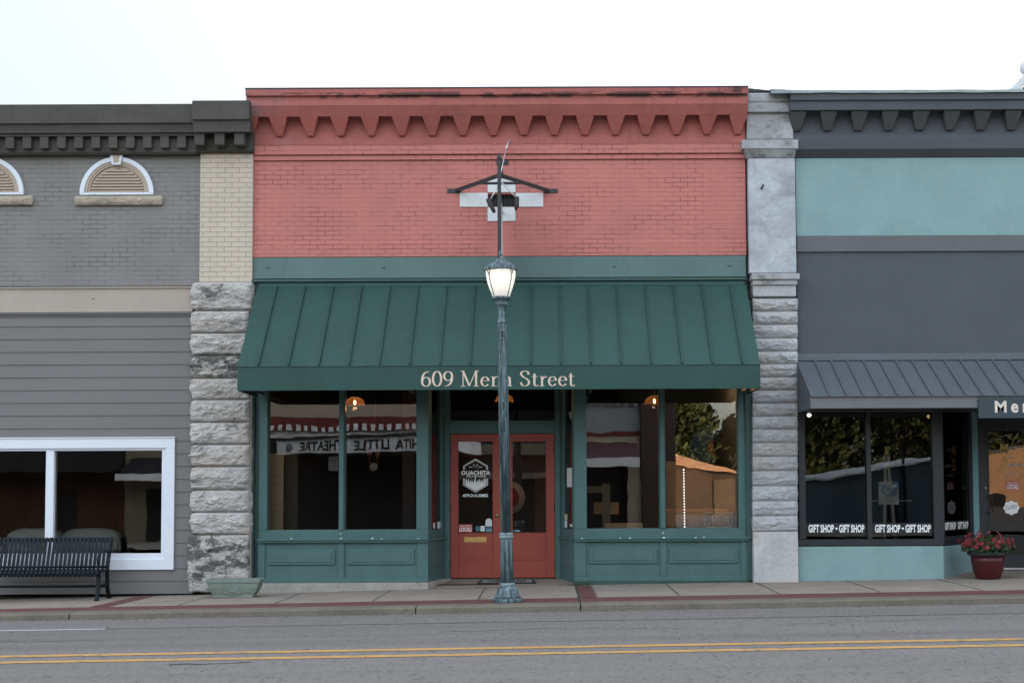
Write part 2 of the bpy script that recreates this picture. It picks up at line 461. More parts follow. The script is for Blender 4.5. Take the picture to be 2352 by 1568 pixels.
# =================================================================== SETTING: ground, road, pavement
def strip(name, y0, y1, zf, mat, x0=-60, x1=60, dz=0, kind='structure', ny=2, nx=60, zf2=None):
    mb = MB(); vs = []; fs = []
    for j in range(ny + 1):
        y = y0 + (y1 - y0) * j / ny
        for i in range(nx + 1):
            x = x0 + (x1 - x0) * i / nx
            vs.append((x, y, zf(x, y) + dz))
    for j in range(ny):
        for i in range(nx):
            a = j * (nx + 1) + i
            fs.append((a, a + nx + 1, a + nx + 2, a + 1))
    mb.add(vs, fs)
    o = mb.build(name, mat, recalc=False)
    # face up
    me = o.data
    if me.polygons[0].normal.z < 0: me.flip_normals()
    if kind: tag(o, kind=kind)
    return o

def asphalt():
    m = bpy.data.materials.new('grey worn asphalt'); nt, ns, L, b = nodes_of(m)
    v = coords(nt)
    n1 = noise_tex(nt, coords(nt, (0.25, 1, 1)), 0.8, 6, 0.65)
    n2 = noise_tex(nt, coords(nt, (1, .5, 1)), 42, 4, 0.8)
    n4 = noise_tex(nt, coords(nt, (1, .45, 1)), 20, 5, 0.75)
    n3 = noise_tex(nt, coords(nt, (0.35, 3.5, 1)), 2.4, 6, 0.7)
    cc = mixc(nt, ramp(nt, n1, 0.3, 0.7), (0.132, 0.121, 0.112), (0.165, 0.152, 0.142))
    cc = mixc(nt, mul(nt, ramp(nt, n2, 0.38, 0.72, False), 0.85), cc, (0.24, 0.225, 0.212))
    cc = mixc(nt, mul(nt, ramp(nt, n4, 0.36, 0.52), 0.35), cc, (0.18, 0.168, 0.158))
    cc = mixc(nt, mul(nt, ramp(nt, n4, 0.52, 0.66), 0.75), cc, (0.07, 0.067, 0.063))
    n5 = noise_tex(nt, coords(nt, (0.03, 1.1, 1)), 1.0, 4, 0.6)
    cc = mixc(nt, mul(nt, ramp(nt, n5, 0.48, 0.66), 0.30), cc, (0.088, 0.082, 0.078))
    cc = mixc(nt, mul(nt, ramp(nt, n3, 0.60, 0.72), 0.45), cc, (0.085, 0.08, 0.077))
    L.new(cc, b.inputs['Base Color'])
    b.inputs['Roughness'].default_value = 0.85; b.inputs['Specular IOR Level'].default_value = 0.25
    bump(nt, n2, 0.5, 0.008, b)
    return m
ASPH = asphalt()
CONC = paint('grey brown concrete pavement', (0.255, 0.215, 0.178), 0.85, 0.16, 1.6, 0.35, 60, stain=(0.12, 0.115, 0.11), sth=(0.60, 0.72), sscale=1.6)
KERBM = paint('worn concrete kerb', (0.145, 0.125, 0.098), 0.85, 0.22, 1.8, 0.5, 50, stain=(0.085, 0.08, 0.072), sth=(0.56, 0.70), sscale=2.6)
BRICKST = paint('dull red brick strip', (0.115, 0.043, 0.040), 0.85, 0.15, 3, 0.4, 50, stain=(0.12, 0.075, 0.07), sth=(0.55, 0.7))
YEL = paint('worn yellow road paint', (0.47, 0.265, 0.085), 0.7, 0.12, 3, 0.4, 70, stain=(0.24, 0.18, 0.11), sth=(0.53, 0.64), sscale=8)
WHT = paint('worn white road paint', (0.42, 0.43, 0.43), 0.7, 0.15, 3, 0.3, 60, stain=(0.2, 0.2, 0.2), sth=(0.52, 0.66), sscale=5)
SEAM = paint('dark crack filler', (0.035, 0.035, 0.035), 0.9, 0.2)
GRASSM = paint('dry grass earth', (0.10, 0.10, 0.05), 0.95, 0.3, 0.3, 0.3, 20)

g = MB()
g.quad((-400, -400, road_z(-400) * 0.0 - 5.3), (400, -400, 4.8), (400, 400, 4.8), (-400, 400, -5.3))
tag(g.build('ground', GRASSM), kind='structure')
strip('road', -3.03, -17.0, lambda x, y: road_z(x), ASPH, dz=0.0, ny=3, x0=-80, x1=80)
strip('side_street', -28.5, -110.0, lambda x, y: road_z(x), ASPH, x0=5.2, x1=60, ny=2, nx=20, dz=-0.004)
YA, YB = -6.70, -7.17
strip('yellow_line', YA, YA - 0.165, lambda x, y: road_z(x) + 0.004, YEL, ny=1, x0=-80, x1=80)
strip('yellow_line', YB, YB - 0.165, lambda x, y: road_z(x) + 0.004, YEL, ny=1, x0=-80, x1=80)
strip('white_line', -4.24, -4.33, lambda x, y: road_z(x) + 0.004, WHT, x0=-80, x1=-5.1, ny=1)
strip('road_seam', -4.26, -4.285, lambda x, y: road_z(x) + 0.004 + 0.0, SEAM, x0=-5.1, x1=80, ny=1)
# pavement: concrete slabs with joints, brick strips, kerb
PY0, PY1, PY2 = -2.09, -2.72, -3.05
strip('pavement', 1.2, PY0, pave_z, CONC, x0=-60, x1=60, ny=8, nx=240)
strip('brick_edging', PY0, PY1, pave_z, BRICKST, ny=1, nx=240, dz=0.001)
def kerb_piece(x0, x1):
    mb = MB()
    n = max(2, int((x1 - x0) / 0.5))
    xs = [x0 + (x1 - x0) * i / n for i in range(n + 1)]
    for a, b_ in zip(xs[:-1], xs[1:]):
        za, zb = pave_z(a, PY1) + 0.002, pave_z(b_, PY1) + 0.002
        vs = []
        for x, z in ((a, za), (b_, zb)):
            r = road_z(x) - 0.1
            vs += [(x, PY1, z), (x, PY2 + 0.03, z - 0.004), (x, PY2 + 0.005, z - 0.022), (x, PY2 - 0.01, r), (x, PY1, r)]
        mb.add(vs, [(0, 1, 6, 5), (1, 2, 7, 6), (2, 3, 8, 7), (0, 5, 9, 4), (0, 4, 3, 2, 1), (5, 6, 7, 8, 9)])
    return tag(mb.build('kerb', KERBM), kind='structure')
cuts = [-60, -20, -5.97, -1.67, 0.375, 6.9, 20, 60]
for a, b_ in zip(cuts[:-1], cuts[1:]): kerb_piece(a + 0.007, b_ - 0.007)
strip('kerb_joint_base', PY1, PY2 + 0.05, lambda x, y: pave_z(x, y) - 0.02, SEAM, ny=1)
def crack(name, x0, y0, x1, y1, wd, mat=SEAM, jit=0.012, n=14):
    mb = MB(); vs = []; fs = []
    for i in range(n + 1):
        t = i / n
        x = x0 + (x1 - x0) * t + random.uniform(-jit, jit); y = y0 + (y1 - y0) * t
        ww = wd * random.uniform(0.6, 1.3) / 2
        for s in (-1, 1):
            vs.append((x + s * ww, y, pave_z(x + s * ww, y) + 0.004))
    for i in range(n): fs.append((2 * i, 2 * i + 1, 2 * i + 3, 2 * i + 2))
    mb.add(vs, fs); o = mb.build(name, mat, recalc=False)
    if o.data.polygons[0].normal.z < 0: o.data.flip_normals()
    return tag(o, kind='structure')
for x in (-8.4, -4.9, -3.62, -2.34, -0.95, 1.70, 3.02, 4.35, 5.7, 7.1):
    crack('pavement_joint', x, -0.02 if x > -3 else -0.1, x, PY0, 0.016, jit=0.004)
def cross_strip(x0, x1):
    mb = MB(); n = 8; vs = []
    for j in range(n + 1):
        y = -0.12 + (PY0 + 0.12) * j / n
        for x in (x0, x1): vs.append((x, y, pave_z(x, y) + 0.0045))
    mb.add(vs, [(2 * j, 2 * j + 2, 2 * j + 3, 2 * j + 1) for j in range(n)])
    o = mb.build('brick_cross_strip', BRICKST, recalc=False)
    if o.data.polygons[0].normal.z < 0: o.data.flip_normals()
    tag(o, kind='structure')
cross_strip(-6.06, -5.80); cross_strip(0.39, 0.60)
crack('pavement_crack', 0.375, -0.05, 0.375, PY1 + 0.01, 0.028, jit=0.006)
crack('pavement_crack', -0.55, -0.9, -0.95, -2.05, 0.012)
crack('pavement_crack', 0.62, -0.5, 0.61, PY0, 0.010)

# entrance landing rising to the doors + concrete footing under the green panels
YD = 1.0                                    # door plane
FOOT = paint('stained pale concrete footing', (0.30, 0.285, 0.255), 0.85, 0.2, 2.5, 0.4, 50, stain=(0.13, 0.115, 0.095), sth=(0.55, 0.7), sscale=2.0)
zland = Z(1327.5, YD, 1154)
mb = MB()
xl0, xl1 = -1.95, 0.50
mb.add([(xl0, 0.0, pave_z(xl0, 0) + .004), (xl1, 0.0, pave_z(xl1, 0) + .004), (xl1 - .3, YD + .1, zland), (xl0 + .3, YD + .1, zland), (xl0, 1.25, zland), (xl1, 1.25, zland)],
       [(0, 1, 2, 3)])
mb.add([(xl0 - .1, 0.0, pave_z(xl0, 0) + .004), (xl0, 0.0, pave_z(xl0, 0) + .004), (xl0 + .3, YD + .1, zland), (xl0 - .1, YD + .1, zland)], [(0, 1, 2, 3)])
tag(mb.build('entrance_landing', CONC, recalc=True), kind='structure')
# =================================================================== interior shells
def shell(parent, x0, x1, y0, y1, z0, z1, roofz, wallmat, inmat, floor_mat=None):
    t = 0.12
    mb = MB()
    mb.box(x0, x0 + t, y0, y1, z0, z1); mb.box(x1 - t, x1, y0, y1, z0, z1)
    mb.box(x0 + t, x1 - t, y1 - t, y1, z0, z1)
    mb.build('interior_wall', inmat, parent)
    MB().box(x0 + t, x1 - t, y0, y1 - t, z1 - t - .3, z1 - .3).build('ceiling', inmat, parent)
    MB().box(x0 + t, x1 - t, y0, y1 - t, z0, z0 + 0.1).build('floor', floor_mat or inmat, parent)
    mb = MB()
    mb.box(x0 - .02, x1 + .02, y0 + .05, y1 + .1, z1 + .002, roofz)
    mb.build('roof', ROOFM, parent)

# =================================================================== RED BRICK SHOP (centre)
XL, XR = X(578, 700), X(1716, 700)
red = thing('brick_shop', ((XL + XR) / 2, 0, 0), 'red painted brick shop with green storefront between the two stone piers', 'shop building')
zt = lambda v, y=0: Z(v, y)
RX = (XL + XR) / 2
CORN = cornice_mat()
# upper wall with the vent hole
hx0, hx1, hz0, hz1 = GR(1121, 446, 1184, 475, 0)
z0w, z1w = zt(588), zt(366)
wt = 0.28
mb = MB()
mb.box(XL, hx0, 0, wt, z0w, z1w); mb.box(hx1, XR, 0, wt, z0w, z1w)
mb.box(hx0, hx1, 0, wt, z0w, hz0); mb.box(hx0, hx1, 0, wt, hz1, z1w)
zl = zt(555)
mb.extx([(-0.001, z0w - .004), (-0.022, z0w - .004), (-0.022, zl - 0.012), (-0.001, zl + .004)], XL + .003, XR - .003)
mb.box(XL + .002, XR - .002, -0.03, 0.1, zt(366, -.03), zt(354.5, -.03))
mb.box(XL + .001, XR - .001, -0.06, 0.1, zt(354.5, -.06) + .012, zt(331, -.06))
mb.build('brick_wall', RED_BRICK, red, bevel=0.006)
# cornice profile
P = [(0.25, zt(331, -.06)), (-0.055, zt(331, -.06)), (-0.055, zt(300, -.06)), (-0.10, zt(280, -.1)), (-0.20, zt(267, -.2) + .0),
     (-0.25, zt(266, -.25)), (-0.33, zt(241, -.33)), (-0.33, zt(219, -.33)), (-0.38, zt(216.5, -.38)), (-0.38, zt(202, -.38)), (0.25, zt(202, -.38))]
# cove face between brackets is set deeper
P = [(0.25, zt(331, -.06) + .001), (-0.055, zt(331, -.06) + .001), (-0.055, zt(285, -.06)), (-0.075, zt(272, -.08)), (-0.10, zt(266.5, -.1)),
     (-0.25, zt(266.0, -.25)), (-0.325, zt(241, -.33)), (-0.33, zt(240, -.33)), (-0.33, zt(219, -.33)), (-0.375, zt(217, -.38)), (-0.38, zt(202, -.38)), (0.25, zt(202, -.38) + .01)]
mb = MB().extx(P, XL - .03, XR + .0)
mb.build('cornice', CORN, red, bevel=0.008)
MB().box(XL - .035, XR + .005, -0.385, 0.3, zt(202, -.38) + .001, zt(202, -.38) + .018).build('coping', BLACKF, red)
yb_, yt_ = -0.10, -0.2515
for k in range(16):
    u = 637.8 + 70.6 * k
    top = zt(266, yt_) + .006; bot = zt(310, yb_)
    xc = X(u, 266, yt_) * 1.0
    wt2, wb2 = 0.138, 0.042
    mbk = MB()
    mbk.add([(xc - wt2, yt_, top), (xc + wt2, yt_, top), (xc + wb2, yb_, bot), (xc - wb2, yb_, bot),
             (xc - wt2 - .0, -0.05, top), (xc + wt2, -0.05, top), (xc + wb2, -0.05, bot - .01), (xc - wb2, -0.05, bot - .01)],
            [(0, 3, 2, 1), (4, 5, 6, 7), (0, 1, 5, 4), (3, 7, 6, 2), (0, 4, 7, 3), (1, 2, 6, 5)])
    mbk.build('cornice_bracket', RED_STUCCO, red, bevel=0.006)
mb = MB()   # half bracket at the left end
xa = XL - .028
top = zt(266, yt_) + .002; bot = zt(308, yb_)
mb.add([(xa, yt_, top), (xa + .16, yt_, top), (xa + .06, yb_, bot), (xa, yb_, bot), (xa, -.05, top), (xa + .16, -.05, top), (xa + .06, -.05, bot), (xa, -.05, bot)],
       [(0, 3, 2, 1), (4, 5, 6, 7), (0, 1, 5, 4), (3, 7, 6, 2), (0, 4, 7, 3), (1, 2, 6, 5)])
mb.build('cornice_bracket', RED_STUCCO, red, bevel=0.008)
# white cross panels
for (a, b_, c, d) in ((1120, 410, 1184, 442), (1120, 475.5, 1184, 508), (1056, 443, 1120.3, 475), (1184.3, 443, 1248, 475)):
    MB().pbox(a, b_, c, d, -0.018, 0.02).build('wall_panel', WHITE2, red, bevel=0.004)
mb = MB()
mb.box(hx0, hx1, 0.14, 0.2, hz0, hz1)
mb.build('vent_backing', BLACKF, red)
mb = MB()
for i in range(9):
    x = hx0 + (hx1 - hx0) * (i + .5) / 9
    mb.box(x - .006, x + .006, 0.06, 0.075, hz0, hz1)
for i in range(4):
    z = hz0 + (hz1 - hz0) * (i + .5) / 4
    mb.box(hx0, hx1, 0.076, 0.088, z - .004, z + .004)
mb.build('vent_grille', BLACKM, red)
# lintel beam
zb0, zb1 = zt(636, -.02), zt(588.5, -.02)
mb = MB().box(XL + .01, XR - .01, -0.015, 0.28, zb0, zb1)
mb.box(XL + .01, XR - .01, -0.05, 0.0, zb0 - .012, zb0 + .014)
mb.build('lintel_beam', GREENBEAM, red, bevel=0.004)
mb = MB().box(XL + .01, XR - .01, -0.035, 0.2, zt(641, 0), zb0 - .013)
mb.box(XL + .01, XR - .01, -0.07, 0.2, zt(646, 0), zt(641, 0) - .001)
mb.build('beam_moulding', GREENDARK, red, bevel=0.004)
for u in (616, 881, 1411, 1676):
    x, z = W(u, 611 - (u - 1176) * .004, -.02)
    MB().ball((x, -0.016, z), 0.024, 1, .6, 1, 12, 8).build('beam_bolt', GREENBEAM, red)
# hidden wall above storefront behind awning
YG = 0.16     # glass plane
ZTOP = zt(690)
MB().box(XL + .02, XR - .02, 0.0, 0.25, ZTOP, zt(646) - .001).build('fascia_board', GREENDARK, red)
# --- storefront frames
def bayframe(uL, uR, panes, mull, glass_b=1214, trim_side=0):
    """wood frame round two panes; panes = [(u0,u1),...]"""
    ub = [panes[0][0], panes[0][1], panes[1][0], panes[1][1]]
    zb = zt(glass_b, .05)
    fr = MB()
    y0, y1 = 0.05, 0.22
    xs = [X(uL, 1000, y0), X(ub[0], 1000, y0), X(ub[1], 1000, y0), X(ub[2], 1000, y0), X(ub[3], 1000, y0), X(uR, 1000, y0)]
    fr.box(xs[0], xs[1], y0, y1, zb, ZTOP); fr.box(xs[4], xs[5], y0, y1, zb, ZTOP)
    fr.box(xs[2] + .012, xs[3] - .012, y0 - .02, y1, zb, ZTOP)
    fr.box(xs[2], xs[2] + .012, y0 + .02, y1, zb, ZTOP); fr.box(xs[3] - .012, xs[3], y0 + .02, y1, zb, ZTOP)
    fr.box(xs[0], xs[5], y0 + .001, y1, zt(1235.5, y0), zb)
    o = fr.build('window_frame', GREENWOOD, red, bevel=0.006)
    for a, b2 in ((xs[1], xs[2]), (xs[3], xs[4])):
        MB().box(a, b2, YG, YG + .006, zb, ZTOP).build('window_pane', GLASS, o)
    sill = MB().box(xs[0] - .0, xs[5] + .02, -0.045, 0.12, zt(1238.5, -.04), zt(1235.5, -.04) + .004)
    sill.box(xs[0] + .0, xs[5] + .0, -0.02, 0.12, zt(1243.5, -.02), zt(1238.5, -.04) - .001)
    sill.build('window_sill', GREENWOOD, red, bevel=0.004)
    # stall riser with raised panels
    zb2, zt2 = zt(1335, 0.03), zt(1243.5, 0.03)
    st = MB().box(xs[0], xs[5], 0.045, 0.2, zb2, zt2)
    xm = (xs[2] + xs[3]) / 2
    st.box(xs[0], xs[5], 0.02, 0.046, zb2, zt(1324, .02)); st.box(xm - .045, xm + .045, 0.02, 0.046, zt(1324, .02), zt2)
    st.box(xs[0], xs[1] - .02, 0.02, 0.046, zt(1324, .02), zt2); st.box(xs[4] + .02, xs[5], 0.02, 0.046, zt(1324, .02), zt2)
    o2 = st.build('stall_riser', GREENWOOD, red, bevel=0.005)
    for a, b2 in ((xs[1] - .02, xm - .045), (xm + .045, xs[4] + .02)):
        pz0, pz1 = zt(1294, .03), zt(1260, .03)
        p = MB().box(a + .05, b2 - .05, 0.020, 0.046, pz0, pz1)
        p.box(a + .10, b2 - .10, 0.010, 0.021, pz0 + .04, pz1 - .04)
        p.build('riser_panel', GREENWOOD, o2, bevel=0.008)
    return xs, zb
xsL, zgb = bayframe(595, 984, [(614, 778), (792, 956.5)], 0)
xsR, _ = bayframe(1318, 1716, [(1347, 1514), (1528, 1695)], 0)
# side trims by the piers
mb = MB()
for i, (a, y) in enumerate(((0.0, 0.02), (0.055, 0.055), (0.095, 0.035))):
    pass
mb.box(XL, XL + .05, 0.0, 0.25, zt(1335), ZTOP); mb.box(XL + .05, xsL[0], 0.09, 0.25, zt(1335), ZTOP)
mb.build('side_trim', GREENDARK, red, bevel=0.004)
mb = MB(); mb.box(XR - .045, XR + .06, 0.0, 0.25, zt(1335), ZTOP); mb.box(xsR[5], XR - .045, 0.09, 0.25, zt(1335), ZTOP)
mb.build('side_trim', GREENDARK, red, bevel=0.004)
# footing
mb = MB()
x0f, x1f = XL + .03, xsL[5] + .0
zf1 = zt(1335.5, 0.0)
mb.add([(x0f, -0.07, -.3), (x1f, -0.05, -.3), (x1f + .28, YD - .05, -.3), (x0f, YD - .05, -.3),
        (x0f, -0.06, zf1), (x1f, -0.045, zf1), (x1f + .28, YD - .05, zf1 + .0), (x0f, YD - .05, zf1)],
       [(0, 1, 5, 4), (1, 2, 6, 5), (2, 3, 7, 6), (3, 0, 4, 7), (4, 5, 6, 7), (0, 3, 2, 1)])
mb.build('footing', FOOT, red, bevel=0.012)
MB().box(xsR[0], XR, 0.03, 0.3, -.2, zt(1335, .03) + .0).build('footing', GREENDARK, red)
# --- splayed side walls of the recess
def splay(xf, xb, sgn):
    yA, yB = 0.22, YD
    def P_(t, dn=0):
        x = xf + (xb - xf) * t; y = yA + (yB - yA) * t
        n = Vector((sgn * (yB - yA), -(xb - xf) * sgn, 0)).normalized()   # towards the recess
        return x + n.x * dn, y + n.y * dn
    def slab(t0, t1, z0, z1, d0, d1):
        a, b_ = P_(t0, d1), P_(t1, d1); c, d = P_(t1, d0), P_(t0, d0)
        return MB().extz([a, b_, c, d], z0, z1)
    zg = zt(1215, .3); zr = zt(1330, .5)
    fr = slab(0.0, 0.14, zg, ZTOP, -.06, .0)
    q = slab(0.80, 1.0, zg, ZTOP, -.06, .0); fr.add(q.v, q.f)
    q = slab(0, 1, zt(1234, .3), zg, -.06, .001); fr.add(q.v, q.f)
    q = slab(-.02, 1, zt(1240, .3), zt(1234, .3) - .001, -.06, .04); fr.add(q.v, q.f)
    q = slab(0, 1, -.05, zt(1240, .3) - .002, -.08, .005); fr.add(q.v, q.f)
    q = slab(.18, .82, zt(1300, .4), zt(1262, .4), 0, .018); fr.add(q.v, q.f)
    o = fr.build('entrance_side_frame', GREENWOOD, red, bevel=0.005)
    q = slab(.14, .80, zg, ZTOP, -.035, -.03)
    q.build('side_pane', GLASS, o)
    return P_
xdl, xdr = X(1022, 1150, YD), X(1287, 1150, YD)
PL = splay(xsL[5], xdl, 1)
PR = splay(xsR[0], xdr, -1)
# corner post caps (front of recess) – posts already part of the bay frames
# --- door surround
dx0, dx1, dz0, dz1 = GR(1033.5, 995, 1275, 1327.5, YD)
mb = MB()
mb.box(xdl, dx0, YD - .02, YD + .12, dz0, ZTOP); mb.box(dx1, xdr, YD - .02, YD + .12, dz0, ZTOP)
mb.box(dx0, dx1, YD - .021, YD + .12, dz1, zt(965, YD))
mb.box(dx0, dx1, YD - .04, YD + .0, zt(972, YD), zt(965, YD))
mb.build('door_surround', GREENWOOD, red, bevel=0.006)
MB().box(dx0, dx1, YD + .05, YD + .056, zt(965, YD), ZTOP).build('transom_pane', GLASSD, red)
MB().box(xdl - .3, xdr + .3, 0.2, YD + .3, ZTOP - .0, ZTOP + .05).build('recess_ceiling', GREENDARK, red)
MB().box(dx0, dx1, YD - .01, YD + .1, dz0 - .03, dz0 + .004).build('threshold', BLACKM, red)
# --- doors
xmid = (dx0 + dx1) / 2
def door(x0, x1, gl, slot):
    g0, g1, gz0, gz1 = GR(gl[0], 1013.6, gl[1], 1222.6, YD)
    y0, y1 = YD + .0, YD + .045
    m = MB()
    m.box(x0, g0, y0, y1, dz0 + .01, dz1 - .006); m.box(g1, x1, y0, y1, dz0 + .01, dz1 - .006)
    m.box(g0, g1, y0, y1, gz1, dz1 - .006); m.box(g0, g1, y0, y1, dz0 + .01, gz0)
    o = m.build('door', DOORRED, red, bevel=0.005)
    MB().box(g0, g1, YD + .02, YD + .026, gz0, gz1).build('door_pane', GLASS, o)
    px0, px1, pz0, pz1 = GR(gl[0] + 2, 1252, gl[1] - 1, 1286, YD)
    p = MB().box(px0, px1, y0 - .006, y0, pz0, pz1); p.box(px0 + .04, px1 - .04, y0 - .014, y0 - .006, pz0 + .04, pz1 - .04)
    p.build('door_panel', DOORRED, o, bevel=0.006)
    mo = MB()
    for (a, b_, c, d) in ((g0 - .012, g0, gz0 - .012, gz1 + .012), (g1, g1 + .012, gz0 - .012, gz1 + .012), (g0, g1, gz1, gz1 + .012), (g0, g1, gz0 - .012, gz0)):
        mo.box(a, b_, y0 - .008, y0, c, d)
    mo.build('glazing_bead', DOORRED, o, bevel=.003)
    xh = x0 if x0 < xmid - .1 else x1
    for z in (dz0 + .25, dz0 + 1.1, dz1 - .25):
        MB().tube((xh, y0 - .008, z - .05), (xh, y0 - .008, z + .05), .009).build('hinge', BLACKM, o)
    return o
doorL = door(dx0 + .006, xmid - .002, (1053, 1131.6), True)
doorR = door(xmid + .002, dx1 - .006, (1177, 1254), False)
ms = MB()
sx0, sx1, sz0, sz1 = GR(1066, 1232, 1117, 1245.5, YD)
ms.box(sx0, sx1, YD - .006, YD, sz0, sz1)
for i in range(4):
    z = sz0 + (sz1 - sz0) * (i + .5) / 4
    ms.extx([(YD - .006, z - .008), (YD - .016, z), (YD - .006, z + .008)], sx0 + .003, sx1 - .003)
ms.build('mail_slot', BRASS, doorL)
x, z = W(1142, 1183, YD)
MB().tube((x, YD + .01, z), (x, YD - .02, z), .032, 20).tube((x, YD - .02, z), (x, YD - .03, z), .014, 12).build('door_lock', BRASS, doorL)
MB().box(xmid - .012, xmid + .012, YD - .012, YD, dz0 + .02, dz1 - .02).build('astragal', DOORRED, doorR)
FLOORM = paint('dark wood floor', (0.05, 0.035, 0.025), 0.5, 0.2, 2, 0)
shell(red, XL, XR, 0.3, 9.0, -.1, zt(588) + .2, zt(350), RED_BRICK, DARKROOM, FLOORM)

# =================================================================== text tools
def text_mesh(body, bold=0.0, spacing=1.0):
    cu = bpy.data.curves.new('t', 'FONT'); cu.body = body; cu.size = 1; cu.offset = bold
    cu.space_character = spacing; cu.resolution_u = 3
    ob = bpy.data.objects.new('t', cu); col.objects.link(ob)
    dg = bpy.context.evaluated_depsgraph_get()
    me = bpy.data.meshes.new_from_object(ob.evaluated_get(dg))
    vs = [v.co.copy() for v in me.vertices]; fs = [tuple(p.vertices) for p in me.polygons]
    bpy.data.objects.remove(ob); bpy.data.curves.remove(cu); bpy.data.meshes.remove(me)
    x0 = min(v.x for v in vs); x1 = max(v.x for v in vs); y0 = min(v.y for v in vs); y1 = max(v.y for v in vs)
    return [((v.x - x0) / (x1 - x0), (v.y - y0) / (y1 - y0)) for v in vs], fs
def lay(mb, pts, fs, o, ex, ez, n=Vector((0, 0, 0))):
    o, ex, ez = Vector(o), Vector(ex), Vector(ez)
    mb.add([o + ex * a + ez * b_ + n for a, b_ in pts], fs)
def text_px(mb, body, u0, v0, u1, v1, y, bold=0.0, spacing=1.0, xsc=1):
    x0, x1, z0, z1 = GR(u0, v0, u1, v1, y)
    pts, fs = text_mesh(body, bold, spacing)
    lay(mb, pts, fs, (x0, y, z0), (x1 - x0, 0, 0), (0, 0, z1 - z0))
    return mb

# serif letters drawn as broad-nib strokes
def spline(pts, n=10, closed=False):
    out = []; m = len(pts)
    g = lambda i: pts[i % m] if closed else pts[min(max(i, 0), m - 1)]
    for i in range(m if closed else m - 1):
        p0, p1, p2, p3 = g(i - 1), g(i), g(i + 1), g(i + 2)
        for k in range(n):
            t = k / n
            out.append(tuple(0.5 * ((2 * p1[j]) + (-p0[j] + p2[j]) * t + (2 * p0[j] - 5 * p1[j] + 4 * p2[j] - p3[j]) * t * t + (-p0[j] + 3 * p1[j] - 3 * p2[j] + p3[j]) * t ** 3) for j in (0, 1)))
    out.append(out[0] if closed else pts[-1])
    return out
def ell(cx, cy, rx, ry, a0=0, a1=360, n=36):
    return [(cx + rx * math.cos(R(a0 + (a1 - a0) * i / n)), cy + ry * math.sin(R(a0 + (a1 - a0) * i / n))) for i in range(n + 1)]
TH, TN = 0.105, 0.034
GLY = {
 '0': (0.54, [ell(.27, .5, .20, .47)], []),
 '6': (0.54, [ell(.27, .31, .195, .29), spline([(.43, .95), (.30, .93), (.15, .78), (.08, .5), (.08, .28)])], []),
 '9': (0.54, [ell(.27, .67, .195, .29), spline([(.11, .04), (.24, .06), (.39, .22), (.46, .5), (.46, .70)])], []),
 'M': (0.98, [[(.16, .02), (.16, .97)], [(.16, .97), (.47, .05)], [(.47, .03), (.78, .97)], [(.80, .02), (.80, .97)]],
       [(.04, .30, .0), (.66, .94, .0), (.04, .22, .97), (.72, .94, .97)]),
 'e': (0.50, [ell(.255, .315, .175, .29, 8, 325), [(.08, .36), (.43, .36)]], []),
 'n': (0.60, [[(.16, .02), (.16, .60)], spline([(.17, .45), (.24, .57), (.34, .61), (.43, .54), (.445, .40)]) + [(.445, .02)]], [(.04, .27, 0), (.33, .56, 0), (.05, .17, .60)]),
 'a': (0.52, [spline([(.10, .48), (.13, .58), (.24, .62), (.34, .57), (.37, .44)]) + [(.37, .09), (.41, .02), (.48, .03)], spline([(.37, .37), (.22, .31), (.09, .22), (.10, .06), (.21, .01), (.31, .05), (.37, .13)])], []),
 'S': (0.60, [spline([(.46, .74), (.43, .90), (.29, .97), (.14, .91), (.10, .76), (.20, .60), (.38, .46), (.48, .30), (.44, .10), (.29, .02), (.15, .07), (.09, .25)])], []),
 't': (0.36, [[(.15, .80), (.15, .14)] + spline([(.15, .14), (.18, .04), (.26, .02), (.33, .07)])[1:], [(.02, .61), (.32, .61)]], []),
 'r': (0.42, [[(.16, .02), (.16, .60)], spline([(.17, .42), (.24, .56), (.32, .61), (.39, .56)])], [(.04, .29, 0), (.05, .17, .60)]),
 ' ': (0.30, [], []),
}
def nib(pts, sing=False):
    vs, fs = [], []
    n = len(pts)
    for i, p in enumerate(pts):
        a = pts[max(i - 1, 0)]; b_ = pts[min(i + 1, n - 1)]
        dx, dy = b_[0] - a[0], b_[1] - a[1]
        l = math.hypot(dx, dy) or 1; dx /= l; dy /= l
        wd = (TN + (TH - TN) * abs(dy) ** 1.3) / 2
        vs += [(p[0] - dy * wd, p[1] + dx * wd), (p[0] + dy * wd, p[1] - dx * wd)]
    for i in range(n - 1): fs.append((2 * i, 2 * i + 1, 2 * i + 3, 2 * i + 2))
    return vs, fs
def serif_text(mb, s, x0, x1, z0, z1, yfun):
    cur = 0; pieces = []
    for ch in s:
        wd, strokes, serifs = GLY[ch]
        for i, st in enumerate(strokes):
            thin = ch == 'M' and i in (0, 2)
            vs, fs = nib(st)
            if thin:
                vs = []
                (ax, az), (bx, bz) = st
                l = math.hypot(bx - ax, bz - az); nx, nz = -(bz - az) / l * .022, (bx - ax) / l * .022
                vs = [(ax + nx, az + nz), (ax - nx, az - nz), (bx + nx, bz + nz), (bx - nx, bz - nz)]; fs = [(0, 1, 3, 2)]
            pieces.append(([(a + cur, b_) for a, b_ in vs], fs))
        for a, b_, h in serifs:
            pieces.append(([(a + cur, h), (b_ + cur, h), (b_ + cur, h + .035), (a + cur, h + .035)], [(0, 1, 2, 3)]))
        cur += wd
    sx = (x1 - x0) / cur
    for i, (vs, fs) in enumerate(pieces):
        d = 0.002 + 0.00025 * (i % 7)
        mb.add([(x0 + a * sx, yfun(z0 + b_ * (z1 - z0)) - d, z0 + b_ * (z1 - z0)) for a, b_ in vs], fs)

